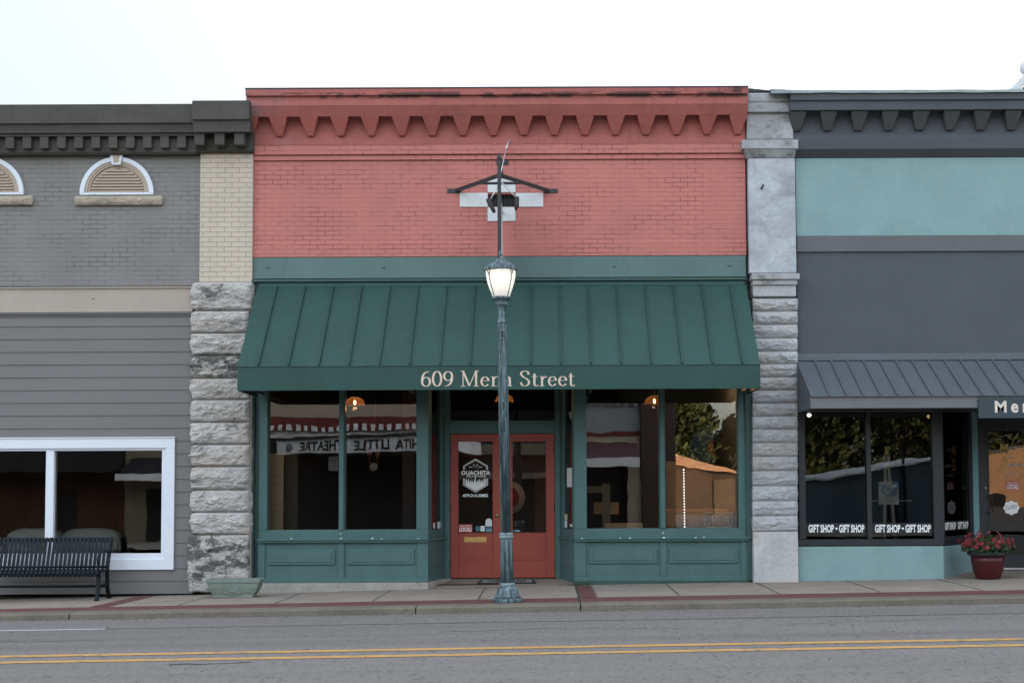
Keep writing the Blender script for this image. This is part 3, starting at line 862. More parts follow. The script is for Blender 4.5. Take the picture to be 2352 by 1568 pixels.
# =================================================================== GREEN AWNING
YA0, YA1 = -0.06, -1.28
ax0, ax1 = -4.33, 2.93
azt = Z(656, YA0); azb = Z(839, YA1); azv = Z(894, YA1)
awn = thing('metal_awning', (-.7, 0, azv), 'dark green standing seam metal awning lettered with the street number and street', 'awning')
m = MB()
m.add([(ax0, YA0, azt), (ax1, YA0, azt), (ax1, YA1, azb), (ax0, YA1, azb), (ax0, YA0, azt - .02), (ax1, YA0, azt - .02), (ax1, YA1 + .01, azb - .02), (ax0, YA1 + .01, azb - .02)],
      [(0, 3, 2, 1), (4, 5, 6, 7), (0, 1, 5, 4), (3, 7, 6, 2), (0, 4, 7, 3), (1, 2, 6, 5)])
m.build('slope_panel', AWN, awn)
m = MB().box(ax0 + .0, ax1 - .0, YA1 - .006, YA1 + .012, azv, azb - .004)
m.box(ax0 - .002, ax1 + .002, YA1 - .014, YA1 + .012, azb - .004, azb + .008)
m.build('valance', AWN, awn, bevel=.003)
m = MB().extx([(0.0, azt + .085), (-0.03, azt + .085), (-.075, azt + .012), (-.075, azt - .012), (-.06, azt - .002), (0, azt - .002)], ax0 + .02, ax1 - .02)
m.build('top_flashing', AWN, awn, bevel=.003)
for s_, xx in ((0, ax0), (1, ax1 - .01)):
    mm = MB(); pr = [(YA0, azt - .02), (YA1 + .012, azb - .02), (YA1 + .012, azv), (YA0, azv)]
    mm.extx(pr, xx, xx + .01); mm.build('end_panel', AWN, awn)
for k in range(17):
    x = -4.04 + 0.4205 * k
    mm = MB().bar((x, YA0 - .02, azt + .004), (x, YA1 + .0, azb + .022), 0.016, 0.04)
    mm.build('seam_rib', AWN, awn, bevel=.002)
m = MB()
for u in range(17):
    x = -4.04 + .4205 * u + .06
    m.ball((x, YA1 + .04, azb + .022), .007, 1, 1, 1, 6, 5)
m.build('screws', AWN, awn)
m = MB()
for x in (ax0 + .1, -2.0, .6, ax1 - .1):
    m.bar((x, YA0, azv + .05), (x, YA1 + .03, azv + .05), .03, .03)
m.box(ax0 + .05, ax1 - .05, YA1 + .014, YA1 + .04, azv + .02, azv + .05)
m.build('support_frame', BLACKM, awn)
m = MB()
tx0, tx1, tz0, tz1 = GR(966, 851, 1321, 887, YA1)
serif_text(m, '609 Mena Street', tx0, tx1, tz0, tz1, lambda z: YA1 - .006)
m.build('lettering', AWN_LET, awn, label='beige serif lettering reading 609 Mena Street', recalc=False)

# =================================================================== rock-faced stone blocks
def rock_block(x0, x1, yf, yb, z0, z1, amp, seed, mat, parent, name='stone_block', rightflat=False, freq=5.0, jag=1.0):
    nx, nz, ns_ = max(10, int((x1 - x0) / 0.017)), max(6, int((z1 - z0) / 0.017)), 8
    path = []
    for i in range(ns_): path.append((x0, yb + (yf - yb) * i / ns_, -1, 0))
    for i in range(nx + 1):
        path.append((x0 + (x1 - x0) * i / nx, yf, 0, -1))
    for i in range(1, ns_ + 1): path.append((x1, yf + (yb - yf) * i / ns_, 1, 0))
    vs, fs = [], []
    m_ = len(path)
    for j in range(nz + 1):
        tz = j / nz
        z = z0 + (z1 - z0) * tz
        ez = min(tz, 1 - tz) * (z1 - z0)
        fz = min(ez / 0.035, 1) ** 0.5
        for i, (x, y, nxx, nyy) in enumerate(path):
            p = Vector((x * freq + seed * 13.1, y * freq, z * freq * 1.5 + seed * 3.7))
            h = noise.fractal(p * 1.6, 0.8, 2.1, 5) * 0.5 + 0.5
            q_ = p + noise.noise_vector(p * 0.8) * 0.35
            fc = 0
            for sc_f, wt_f in ((1.1, 0.62), (2.6, 0.38)):
                pp = Vector((q_.x * 0.75, q_.y, q_.z * 1.15)) * sc_f
                c0 = noise.voronoi(pp)[1][0]
                tl = noise.cell_vector(c0 * 7.31 + Vector((.5, .5, .5)))
                fc += wt_f * (0.5 + 0.55 * (tl.z - 0.5) + (tl - Vector((.5, .5, .2))).dot(pp - c0) * 0.9)
            hh = 0.35 * h + 0.65 * min(max(fc, -.1), 1.2)
            fac = 1 - 2.2 * abs(tz - 0.56)
            d = fz * amp * (0.4 * max(fac, 0) + 1.05 * max(hh, 0))
            if nxx == -1: d *= jag; vs.append((x - d, y, z))
            elif nxx == 1:
                if rightflat: d = 0
                vs.append((x + d * .4, y, z))
            else:
                ex = min(x - x0, x1 - x)
                ed = min(ex / 0.05, 1) ** 0.6
                # skew corners outwards so the side relief joins up
                vs.append((x - (1 - min((x - x0) / .06, 1)) * d * jag * (1 if x - x0 < .06 else 0), y - d * (0.35 + .65 * ed), z))
    for j in range(nz):
        for i in range(m_ - 1):
            a = j * m_ + i
            fs.append((a, a + 1, a + m_ + 1, a + m_))
    mb = MB(); mb.add(vs, fs, False)
    mb.add([vs[i] for i in range(m_)], [tuple(range(m_))]); mb.add([vs[nz * m_ + i] for i in range(m_)], [tuple(range(m_))])
    return mb.build(name, mat, parent, bevel=0)

# LEFT PIER
lp = thing('stone_pier', (X(508, 1000), 0, wall_z(-4.8)), 'rough pale limestone pier topped with cream brick between the grey and the red shop', 'pier')
Lv = [648, 713.4, 764.6, 815.8, 867.9, 917.4, 969, 1020, 1071, 1124.5, 1175.6, 1227.3, 1360]
YP = -0.10
for i, (a, b_) in enumerate(zip(Lv[:-1], Lv[1:])):
    x0, x1, z0, z1 = GR(447 if i else 449, a, 579 if i == 0 else 572.5, b_, YP)
    last = i == 11
    if last: x0, x1, z0, z1 = GR(437, a, 571, b_, YP)
    rock_block(x0, x1, YP, 0.3, z0 + .009, z1 - .006, 0.085 if not last else 0.05, 3 + i * 1.7, STONE_P if last or i == 3 else STONE_A, lp, jag=0.9)
x0, x1, z0, z1 = GR(450, 648, 574, 1356, -.08)
MB().box(x0 + .015, x1 + .02, -.07, .25, z0, z1 - .01).build('pier_core', paint('mortar core', (.30, .28, .25), .9), lp)
x0, x1, z0, z1 = GR(459, 348, 580, 648.5, -.06)
MB().box(x0, x1, -.06, .25, z0, z1).build('brick_shaft', CREAM_BRICK, lp, bevel=.004)
def dentil_cap(parent, u0, u1, vt, vl1, vl2, vd0, vd1, vb, yf, dents, mat, dw):
    m = MB()
    xa, xb = X(u0, 260, yf), X(u1, 260, yf)
    m.extx([(.2, Z(vb, -.12)), (-.12, Z(vb, -.12)), (-.15, Z(vb - 6, -.15)), (-.15, Z(vd0 - 1, -.15)), (yf + .10, Z(vd0 - 1, yf)), (yf + .1, Z(vl2, yf)), (yf + .06, Z(vl2, yf)),
            (yf + .06, Z(vl2 - 4, yf)), (yf + .04, Z(vl1 + 3, yf)), (yf + .04, Z(vl1, yf)), (yf, Z(vl1, yf)), (yf, Z(vt, yf)), (.2, Z(vt, yf) + .01)], xa, xb)
    m.build('cornice', mat, parent, bevel=.008)
    for u in dents:
        xc = X(u, 315, yf + .1)
        MB().box(xc - dw / 2, xc + dw / 2, yf + .11, -.14, Z(vd1, yf + .1), Z(vd0 - 1.5, yf + .1)).build('dentil', mat, parent, bevel=.006)
dentil_cap(lp, 441, 572.5, 227.5, 271, 297, 300, 329, 347.5, -.42, [457, 503.5, 549], GREY_CORN, .145)

# RIGHT PIER
rp = thing('stone_pier', (X(1782, 1000), 0, wall_z(3.4)), 'grey rough stone pier with smooth upper shaft between the red and the teal shop', 'pier')
Rv = [684, 714.4, 745, 776, 806, 835, 865.5, 895.5, 925, 955, 985, 1016, 1047.5, 1080.5, 1115, 1150, 1184, 1220.5]
for i, (a, b_) in enumerate(zip(Rv[:-1], Rv[1:])):
    x0, x1, z0, z1 = GR(1730, a, 1832, b_, YP)
    rock_block(x0 , x1, YP + .02, 0.3, z0 + .006, z1 - .004, 0.055, 31 + i * 2.3, STONE_B, rp, jag=.15, freq=6)
BASE_R = stone_mat('smooth pale base stone', (0.50, 0.50, 0.50), (0.20, 0.165, 0.13), (0.55, 0.72), warm=(0.38, 0.35, 0.31), sc_=1.6)
x0, x1, z0, z1 = GR(1731, 1220.5, 1834, 1338, -.12)
MB().box(x0, x1, -.12, .3, z0, z1 - .004).build('base_block', BASE_R, rp, bevel=.012)
x0, x1, z0, z1 = GR(1731, 684, 1831, 1336, -.07)
MB().box(x0 + .01, x1 - .01, -.07, .3, z0, z1).build('pier_core', MATS['mortar core'], rp)
m = MB()
for (a, b_, c, d, y) in ((1727, 627.5, 1837, 641.5, -.19), (1729, 642.2, 1832, 654, -.16), (1730, 654.8, 1829, 681, -.13)):
    x0, x1, z0, z1 = GR(a, b_, c, d, y); m.box(x0, x1, y, .28, z0, z1)
m.build('stone_moulding', STONE_F if False else STONE_B, rp, bevel=.012)
x0, x1, z0, z1 = GR(1720, 363.5, 1828, 627, -.10)
MB().box(x0, x1, -.10, .28, z0, z1).build('pier_shaft', STONE_S, rp, bevel=.012)
m = MB()
x0, x1, z0, z1 = GR(1704, 320.6, 1834, 342, -.2); m.box(x0, x1, -.2, .28, z0, z1)
xb0, xb1, zz0, zz1 = GR(1717, 342, 1826, 363.4, -.11)
m.add([(xb0, -.105, zz0), (xb1, -.105, zz0), (x1 - .03, -.185, z0 - .001), (x0 + .03, -.185, z0 - .001), (xb0, .25, zz0), (xb1, .25, zz0), (x1 - .03, .25, z0 - .001), (x0 + .03, .25, z0 - .001)],
      [(0, 1, 2, 3), (4, 7, 6, 5), (0, 3, 7, 4), (1, 5, 6, 2), (0, 4, 5, 1), (3, 2, 6, 7)])
m.build('capital', STONE_F, rp, bevel=.012)
m = MB()
for (a, b_, c, d, y) in ((1715, 259.5, 1822, 320, -.11), (1716, 235, 1820, 257.6, -.17), (1717.5, 213, 1816, 234.5, -.14)):
    x0, x1, z0, z1 = GR(a, b_, c, d, y); m.box(x0, x1, y, .28, z0, z1)
m.build('pier_head', STONE_F, rp, bevel=.015)
x, z = W(1748, 434, -.10)
MB().tube((x, -.1, z), (x + .02, -.16, z + .03), .012).ball((x + .02, -.17, z + .035), .018).build('iron_stub', BLACKM, rp)

# =================================================================== LEFT GREY SHOP
XLB = -11.0
xe = X(455, 500)
gs = thing('brick_shop', (-8, 0, wall_z(-8)), 'grey painted brick shop with lap siding and a wide white window at the left', 'shop building')
dentil_cap(gs, -1000, 445, 234.5, 278.5, 298, 305.5, 335, 350.5, -.34, [21.5 + 39.5 * k for k in range(-3, 12)], GREY_CORN, .128)
MB().box(XLB, xe + .05, 0, .25, Z(652.5), Z(350)).build('brick_wall', GREY_BRICK, gs)
bz0, bz1 = Z(713, -.03), Z(655, -.03)
m = MB().box(XLB, X(443, 684, -.03), -.03, .22, bz0, bz1); m.box(XLB, X(443, 684, -.03), -.055, .0, bz0 + .001, bz0 + .02); m.box(XLB, X(443, 684, -.03), -.055, 0, bz1 - .02, bz1 + .002)
m.build('lintel_beam', CREAM, gs, bevel=.004)
m = MB().box(XLB, X(443, 700), -.045, .15, Z(718), bz0 - .001); m.box(XLB, X(443, 700), -.02, .15, Z(723), Z(718) - .001)
m.build('beam_moulding', SIDING, gs, bevel=.004)
x, z = W(213, 684, -.03)
MB().ball((x, -.03, z), .022, 1, .6, 1, 12, 8).build('beam_bolt', CREAM, gs)
# siding boards
wx1 = X(401, 1150, -.02); wz0, wz1 = Z(1303.5, -.02), Z(1001.5, -.02)
wx0 = X(-176, 1150, -.02)
m = MB()
zs = [Z(744.7 + 29.22 * k) for k in range(-1, 22)]
xr = X(446, 1000)
for a, b_ in zip(zs[:-1], zs[1:]):
    top, bot = min(a, Z(723)), b_
    if bot < -.25: break
    def board(xa, xb, bot=bot, top=top):
        m.extx([(.1, bot), (-.016, bot), (-.014, bot + .004), (-.003, top - .0006), (.1, top - .0006)], xa, xb)
    if top <= wz0 + .01 or bot >= wz1 - .01: board(XLB, xr)
    else:
        board(wx1 - .03, xr); board(XLB, wx0 + .03)
        if top > wz1: m.extx([(.1, wz1 - .01), (-.012, wz1 - .01), (-.003, top - .0006), (.1, top - .0006)], wx0 + .03, wx1 - .03)
        if bot < wz0: m.extx([(.1, bot), (-.016, bot), (-.008, wz0 + .01), (.1, wz0 + .01)], wx0 + .03, wx1 - .03)
m.build('lap_siding', SIDING, gs)
# window
m = MB()
yw = -.045
m.box(wx0, wx1, yw, .05, Z(1024.5, yw), wz1); m.box(wx0, wx1, yw, .05, wz0, Z(1279, yw))
m.box(X(379, 1150, yw), wx1, yw + .001, .05, Z(1279, yw), Z(1024.5, yw)); m.box(wx0, X(-153, 1150, yw), yw + .001, .05, Z(1279, yw), Z(1024.5, yw))
m.box(wx0 - .01, wx1 + .008, yw - .015, .05, wz1 - .001, wz1 + .015)
wf = m.build('window', WHITE, gs, bevel=.005)
ys = -.015
m = MB()
g0, g1, gz0, gz1 = GR(122.6, 1034.5, 370.7, 1270.4, ys)
h0, h1, _, _ = GR(-144, 1034.5, 103.8, 1270.4, ys)
m.box(g1, X(379, 1150, ys) + .03, ys, .08, gz0 - .1, gz1 + .08); m.box(h0 - .09, h0, ys, .08, gz0 - .1, gz1 + .08)
m.box(h1, g0, ys, .08, gz0, gz1); m.box(h0, g1, ys + .0, .08, gz1, gz1 + .08); m.box(h0, g1, ys, .08, gz0 - .1, gz0)
m.build('frame', WHITE, wf, bevel=.006)
MB().box(g0, g1, .05, .056, gz0, gz1).build('pane', GLASS, wf)
MB().box(h0, h1, .05, .056, gz0, gz1).build('pane', GLASS, wf)
# arched vents
def arch(cx, cz, r0, r1, y0, y1, n=40):
    m = MB()
    vs = []; fs = []
    for i in range(n + 1):
        a = PI * i / n
        for r, y in ((r0, y0), (r1, y0), (r1, y1), (r0, y1)):
            vs.append((cx + r * math.cos(a), y, cz + r * math.sin(a)))
    for i in range(n):
        for k in range(4):
            fs.append((i * 4 + k, i * 4 + (k + 1) % 4, (i + 1) * 4 + (k + 1) % 4, (i + 1) * 4 + k))
    fs.append((3, 2, 1, 0)); fs.append((n * 4, n * 4 + 1, n * 4 + 2, n * 4 + 3))
    return m.add(vs, fs)
for uc in (268.3, -30.0):
    cx, cz = W(uc, 444.5, -.03)
    v = thing('arched_vent', (cx, 0, cz), 'half round louvred vent in white arch, whole, at the middle of the grey brick wall' if uc > 0 else 'half round louvred vent in white arch, cut by the left edge of the photo', 'wall vent', 'arched vents on the grey brick wall')
    ro = .552
    m = arch(cx, cz, ro - .068, ro, -.055, .0)
    m.box(cx - ro, cx + ro, -.05, 0, cz - .024, cz + .012)
    m.build('arch_trim', WHITE, v, bevel=.006)
    m = arch(cx, cz + .013, ro - .115, ro - .069, -.04, 0); m2 = arch(cx, cz + .013, ro - .145, ro - .116, -.028, 0); m.add(m2.v, m2.f)
    m.build('inner_moulding', TAUPE, v, bevel=.004)
    m = MB()
    ri = ro - .146
    poly = [(cx + ri * math.cos(PI * i / 30), cz + .013 + ri * math.sin(PI * i / 30)) for i in range(31)]
    m.prism(poly, -.004, -.001)
    nl = 9
    for k in range(nl):
        zz = cz + .02 + k * (ri / nl)
        hw = math.sqrt(max(ri * ri - (zz + .03 - cz) ** 2, .0004))
        m.extx([(-.005, zz + .034), (-.028, zz + .006), (-.028, zz), (-.005, zz + .006)], cx - hw, cx + hw)
    m.build('louvre', TAUPE, v)
    kx0, kz0, kz1 = cx, cz + ro - .13, cz + ro + .045
    m = MB().prism([(cx - .085 + .02, kz0), (cx + .085 - .02, kz0), (cx + .1, kz1), (cx - .1, kz1)], -.085, -.02)
    kk = m.build('keystone', WHITE, v, bevel=.006)
    MB().prism([(cx - .036, kz0 + .03), (cx + .036, kz0 + .03), (cx + .05, kz1 - .03), (cx - .05, kz1 - .03)], -.09, -.084).build('keystone_inset', TAUPE, kk)
    x0, x1, z0, z1 = GR(uc - 97, 449.5, uc + 102, 470, -.06)
    s_ = thing('vent_sill', ((x0 + x1) / 2, 0, z0), 'rough tan stone sill under the whole arched vent' if uc > 0 else 'rough tan stone sill under the arched vent cut by the photo edge', 'stone sill', 'stone sills under the arched vents')
    rock_block(x0, x1, -.05, .0, z0, z1, .035, 50 + uc, SILLST, s_, name='stone_sill', jag=.1, freq=7)
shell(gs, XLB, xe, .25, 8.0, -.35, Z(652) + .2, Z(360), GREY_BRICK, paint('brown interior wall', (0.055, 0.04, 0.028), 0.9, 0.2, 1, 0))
# sofa inside
SOFA = paint('pale teal sofa leather', (0.58, 0.66, 0.60), 0.5, 0.12, 3, 0.1, 20)
sx0, sx1 = X(12, 1250, .55), X(276, 1250, .55)
zs_ = wall_z(-7)
so_ = thing('sofa', ((sx0 + sx1) / 2, .7, zs_), 'pale teal sofa with two back cushions behind the white shop window', 'sofa')
def cushion(x0, x1, y0, y1, z0, z1, nm, par):
    m = MB(); nx_, nz_ = 16, 10
    def sup(a, b_, c, e=3.2):
        import math as M
        l = (abs(a) ** e + abs(b_) ** e + abs(c) ** e) ** (1 / e)
        return a / l, b_ / l, c / l
    vs, fs = [], []
    n1, n2 = 28, 16
    for j in range(n2 + 1):
        t = PI * j / n2
        for i in range(n1):
            a = 2 * PI * i / n1
            p = sup(math.sin(t) * math.cos(a), math.sin(t) * math.sin(a), math.cos(t))
            wv = .012 * noise.noise(Vector((p[0] * 3 + x0, p[1] * 2, p[2] * 3)))
            vs.append(((x0 + x1) / 2 + p[0] * (x1 - x0) / 2, (y0 + y1) / 2 + p[1] * (y1 - y0) / 2 + wv, (z0 + z1) / 2 + p[2] * (z1 - z0) / 2 + wv))
    for j in range(n2):
        for i in range(n1):
            fs.append((j * n1 + i, (j + 1) * n1 + i, (j + 1) * n1 + (i + 1) % n1, j * n1 + (i + 1) % n1))
    m.add(vs, fs, True)
    return m.build(nm, SOFA, par)
zc0, zc1 = Z(1262, .6), Z(1207, .6)
xm_ = X(143, 1250, .55)
cushion(sx0, xm_ + .03, .42, .78, zc0 - .15, zc1, 'back_cushion', so_)
cushion(xm_ - .03, sx1, .42, .78, zc0 - .15, zc1, 'back_cushion', so_)
cushion(sx0 + .05, sx1 - .05, .70, 1.45, zs_ + .12, zs_ + .45, 'seat', so_)
cushion(sx0 - .08, sx0 + .18, .5, 1.45, zs_ + .1, zs_ + .62, 'armrest', so_)
cushion(sx1 - .18, sx1 + .08, .5, 1.45, zs_ + .1, zs_ + .62, 'armrest', so_)
MB().box(sx0 + .02, sx1 - .02, .5, 1.4, zs_ + .03, zs_ + .3).build('base', SOFA, so_, bevel=.02)

# =================================================================== TEAL SHOP (right)
XRB = 11.0
xs_ = X(1829, 500)
ts = thing('stucco_shop', (7.5, 0, wall_z(7)), 'slate grey and pale teal stucco shop with a recessed door at the right', 'shop building')
MB().box(xs_, XRB, 0, .25, Z(820), Z(581)).build('stucco_wall', SLATE, ts)
MB().box(xs_, XRB, -.03, .25, Z(581, -.03) + .001, Z(544.5, -.03)).build('string_course', paint('slate string course', (0.112, 0.12, 0.13), 0.8, 0.1, 1, .4, 80), ts, bevel=.005)
MB().box(xs_, XRB, .0, .25, Z(544.5, -.0) + .001, Z(366.5, .0)).build('teal_panel', TEAL, ts)
m = MB().extx([(.2, Z(366, 0) + .002), (-.01, Z(366, 0) + .002), (-.11, Z(345.5, -.11)), (-.11, Z(322, -.11)), (-.06, Z(312, -.06)), (-.05, Z(275, -.05)), (-.08, Z(262, -.08)), (-.1, Z(259.4, -.1)),
               (-.24, Z(258, -.24)), (-.27, Z(256, -.27)), (-.27, Z(235, -.27)), (-.30, Z(233, -.3)), (-.30, Z(217, -.3)), (.2, Z(217, -.3))], X(1815, 240, -.27), XRB)
m.build('cornice', SLATE_D, ts, bevel=.008)
for k in range(0, 18):
    u = 1833.5 + 70.9 * k
    xc = X(u, 258, -.24); top = Z(258.3, -.24); bot = Z(303, -.1)
    if u > 2800: break
    MB().add([(xc - .128, -.238, top), (xc + .128, -.238, top), (xc + .058, -.1, bot), (xc - .058, -.1, bot), (xc - .128, -.05, top), (xc + .128, -.05, top), (xc + .058, -.05, bot - .01), (xc - .058, -.05, bot - .01)],
             [(0, 3, 2, 1), (4, 5, 6, 7), (0, 1, 5, 4), (3, 7, 6, 2), (0, 4, 7, 3), (1, 2, 6, 5)]).build('cornice_bracket', SLATE_B, ts, bevel=.01)
# wavy metal flashing along the roof edge
m = MB(); vs = []; fs = []
n = 60
for i in range(n + 1):
    x = X(1770, 210, -.32) + (XRB - X(1770, 210, -.32)) * i / n
    a = .012 * noise.noise(Vector((x * 1.6, 0, 0))) ; b_ = .014 * noise.noise(Vector((x * 2.3, 5, 0)))
    zt_ = Z(210 if i > 3 else 207 + i, -.32, 1262)
    for y, z in ((-.10, zt_ + .01 + a), (-.325, zt_ + a), (-.33, Z(217, -.32) + b_), (-.315, Z(217, -.32) + b_), (-.10, zt_ - .01 + a)):
        vs.append((x, y, z))
for i in range(n):
    for k in range(5): fs.append((i * 5 + k, i * 5 + (k + 1) % 5, (i + 1) * 5 + (k + 1) % 5, (i + 1) * 5 + k))
m.add(vs, fs); m.build('roof_flashing', FLASH, ts)
m = MB().box(XR - .0, X(1800, 212, -.1), -.1, .3, Z(213, -.1) + .002, Z(206, -.1)); 
m = MB().add([(XR, -.12, Z(204, -.12)), (XR + .0, -.12, Z(213, -.12)), (X(1822, 212, -.12), -.12, Z(212.5, -.12)), (X(1770, 212, -.12), -.12, Z(210, -.12)),
              (XR, .3, Z(204, -.12)), (XR, .3, Z(213, -.12)), (X(1822, 212, -.12), .3, Z(212.5, -.12)), (X(1770, 212, -.12), .3, Z(210, -.12))],
             [(0, 1, 2, 3), (7, 6, 5, 4), (0, 3, 7, 4), (3, 2, 6, 7), (1, 5, 6, 2), (0, 4, 5, 1)])
m.build('roof_membrane', FLASH if False else BLACKM, rp)
# window band
yq = .02
def fr(m, a, b_, c, d, y=yq, yb=.14): m.pbox(a, b_, c, d, y, yb)
VT = 880
m = MB()
fr(m, 1834, VT, 1849.6, 1238); fr(m, 1990.6, VT, 2001, 1238, yq - .012); fr(m, 2142.5, VT, 2166, 1238, yq - .004)
fr(m, 1834, 1238.1, 2168, 1257, yq - .01)
fr(m, 1834, 1245, 2168, 1252, yq - .03, .0)
fr(m, 1834, VT - 60, 2168, VT, yq)
wfr = m.build('window_frame', BLACKF, ts, bevel=.004)
for a, b_ in ((1849.6, 1990.6), (2001, 2142.5)):
    x0, x1, z0, z1 = GR(a, VT, b_, 1238, .07)
    MB().box(x0 - .01, x1 + .01, .07, .076, z0, z1).build('window_pane', GLASSD, wfr)
xc1 = X(2168, 1290, .0)
MB().box(X(1834, 1290, 0), xc1, .0, .2, -.1, Z(1257.5, 0)).build('stall_riser', TEAL, ts, bevel=.008)
MB().box(xs_, XRB, .12, .25, Z(VT - 58) , Z(820) - .001).build('header', BLACKF, ts)
# splayed return to the recessed door
YD2 = 1.05
A = Vector((X(2166, 1200, .03), .03, 0)); B = Vector((X(2238, 1200, YD2), YD2, 0))
dAB = (B - A); nAB = Vector((dAB.y, -dAB.x, 0)).normalized()
def sl2(t0, t1, z0, z1, d0, d1):
    a, b_ = A + dAB * t0 + nAB * d1, A + dAB * t1 + nAB * d1; c, d = A + dAB * t1 + nAB * d0, A + dAB * t0 + nAB * d0
    return MB().extz([(a.x, a.y), (b_.x, b_.y), (c.x, c.y), (d.x, d.y)], z0, z1)
ztg, zbg = Z(VT, .03), Z(1236, .03)
m = sl2(0, .05, zbg, ztg, -.05, .005)
q = sl2(.90, 1, zbg, ztg, -.05, .005); m.add(q.v, q.f)
q = sl2(0, 1, Z(1257, .03), zbg, -.05, .012); m.add(q.v, q.f)
q = sl2(0, 1, ztg, Z(VT - 60, 0), -.05, .012); m.add(q.v, q.f)
o = m.build('entrance_side_frame', BLACKF, ts, bevel=.004)
sl2(.05, .90, zbg, ztg, -.03, -.024).build('side_pane', glass('dim side glass', 1.3, (.7, .72, .72)), o)
q = sl2(0, 1, -.1, Z(1257.5, .03), -.1, .01); q.build('side_riser', TEAL, ts)
# right-hand return and door
dx0b = X(2247.5, 1150, YD2)
m = MB()
m.box(B.x - .03, dx0b - .0, YD2 - .03, YD2 + .1, .05, Z(VT, YD2)); 
m.build('teal_post', paint('teal trim', (.12, .25, .27), .5), ts, bevel=.004)
d0, d1 = X(2269, 1150, YD2), X(2269, 1150, YD2) + .86
zd0 = Z(1305.5, YD2, 2300) ; zd1 = Z(985, YD2)
zd0 = W(2300, 1304, YD2)[1]
m = MB()
m.box(dx0b + .002, d0, YD2, YD2 + .08, zd0, Z(VT, YD2)); m.box(d1, d1 + .9, YD2, YD2 + .08, zd0, Z(VT, YD2))
m.box(d0, d1, YD2 + .001, YD2 + .08, zd1, Z(VT, YD2))
m.build('door_frame', BLACKF, ts, bevel=.004)
m = MB()
fw = .0
m.box(d0 + .004, d0 + .035, YD2 + .01, YD2 + .05, zd0 + .01, zd1 - .004); m.box(d1 - .10, d1 - .004, YD2 + .01, YD2 + .05, zd0 + .01, zd1 - .004)
m.box(d0 + .035, d1 - .10, YD2 + .01, YD2 + .05, zd0 + .01, zd0 + .2); m.box(d0 + .035, d1 - .10, YD2 + .01, YD2 + .05, zd1 - .06, zd1 - .004)
sd_ = m.build('door', BLACKF, ts, bevel=.004)
MB().box(d0 + .035, d1 - .10, YD2 + .025, YD2 + .031, zd0 + .2, zd1 - .06).build('door_pane', GLASSD, sd_)
hx, hz = W(2268, 1160, YD2)
MB().path([(hx, YD2 + .01, hz + .12), (hx, YD2 - .04, hz + .12), (hx + .06, YD2 - .05, hz + .115), (hx + .07, YD2 - .05, hz), (hx + .06, YD2 - .05, hz - .115), (hx, YD2 - .04, hz - .12), (hx, YD2 + .01, hz - .12)], .01).build('door_handle', BLACKM, sd_)
x, z = W(2263.5, 1120, YD2)
MB().ball((x, YD2 - .01, z), .02).build('door_lock', paint('steel', (.5, .5, .5), .3, metal=.8), sd_)
MB().box(d0, d1 + .3, YD2 - .05, YD2 + .1, zd0 - .02, zd0 + .006).build('threshold', paint('aluminium sill', (.45, .45, .45), .4, metal=.5), ts)
m = MB().add([(xc1, 0, pave_z(xc1, 0) + .004), (9.5, 0, pave_z(9.5, 0) + .004), (9.5, 1.3, zd0 - .015), (B.x - .2, 1.3, zd0 - .015)], [(0, 1, 2, 3)])
tag(m.build('entrance_landing', CONC), kind='structure')
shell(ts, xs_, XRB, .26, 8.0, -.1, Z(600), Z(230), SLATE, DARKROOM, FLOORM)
MB().box(B.x + 1.9, XRB, .05, .2, -.1, Z(820)).build('front_wall', BLACKF, ts)
DECW = paint('white vinyl lettering', (0.78, 0.80, 0.80), 0.5, 0.02)
STRIP = paint('black vinyl strip', (0.012, 0.014, 0.015), 0.5, 0.05)
for a, b_, p, q in ((1852, 1990, 1857, 1985.5), (2002, 2142, 2009.6, 2138)):
    x0, x1, z0, z1 = GR(a, 1200.5, b_, 1224, .066)
    o = MB().box(x0, x1, .064, .069, z0, z1).build('vinyl_strip', STRIP, wfr)
    m = MB()
    ppt = [('GIFT', 0, .19), ('SHOP', .215, .455), ('GIFT', .545, .735), ('SHOP', .76, 1.0)]
    for s_, t0, t1 in ppt: text_px(m, s_, p + (q - p) * t0, 1204, p + (q - p) * t1, 1222.3, .0625, bold=.035)
    xx, zz = W(p + (q - p) * .5, 1213, .0625)
    m.prism([(xx + .016 * math.cos(k * PI / 6), zz + .016 * math.sin(k * PI / 6)) for k in range(12)], .0615, .063)
    m.build('lettering', DECW, o, recalc=False)
# side strip
q = sl2(.06, .84, Z(1223, .03), Z(1201, .03), -.02, -.014); q.build('vinyl_strip', STRIP, o if False else wfr)
m = MB()
for s_, t0, t1 in ppt:
    pts, fs = text_mesh(s_, .035)
    a0 = A + dAB * (.08 + .74 * t0) - nAB * .011; a1 = A + dAB * (.08 + .74 * t1) - nAB * .011
    lay(m, pts, fs, (a0.x, a0.y, Z(1221, .03)), a1 - a0, (0, 0, Z(1204, .03) - Z(1221, .03)))
m.build('side_lettering', DECW, wfr, recalc=False)
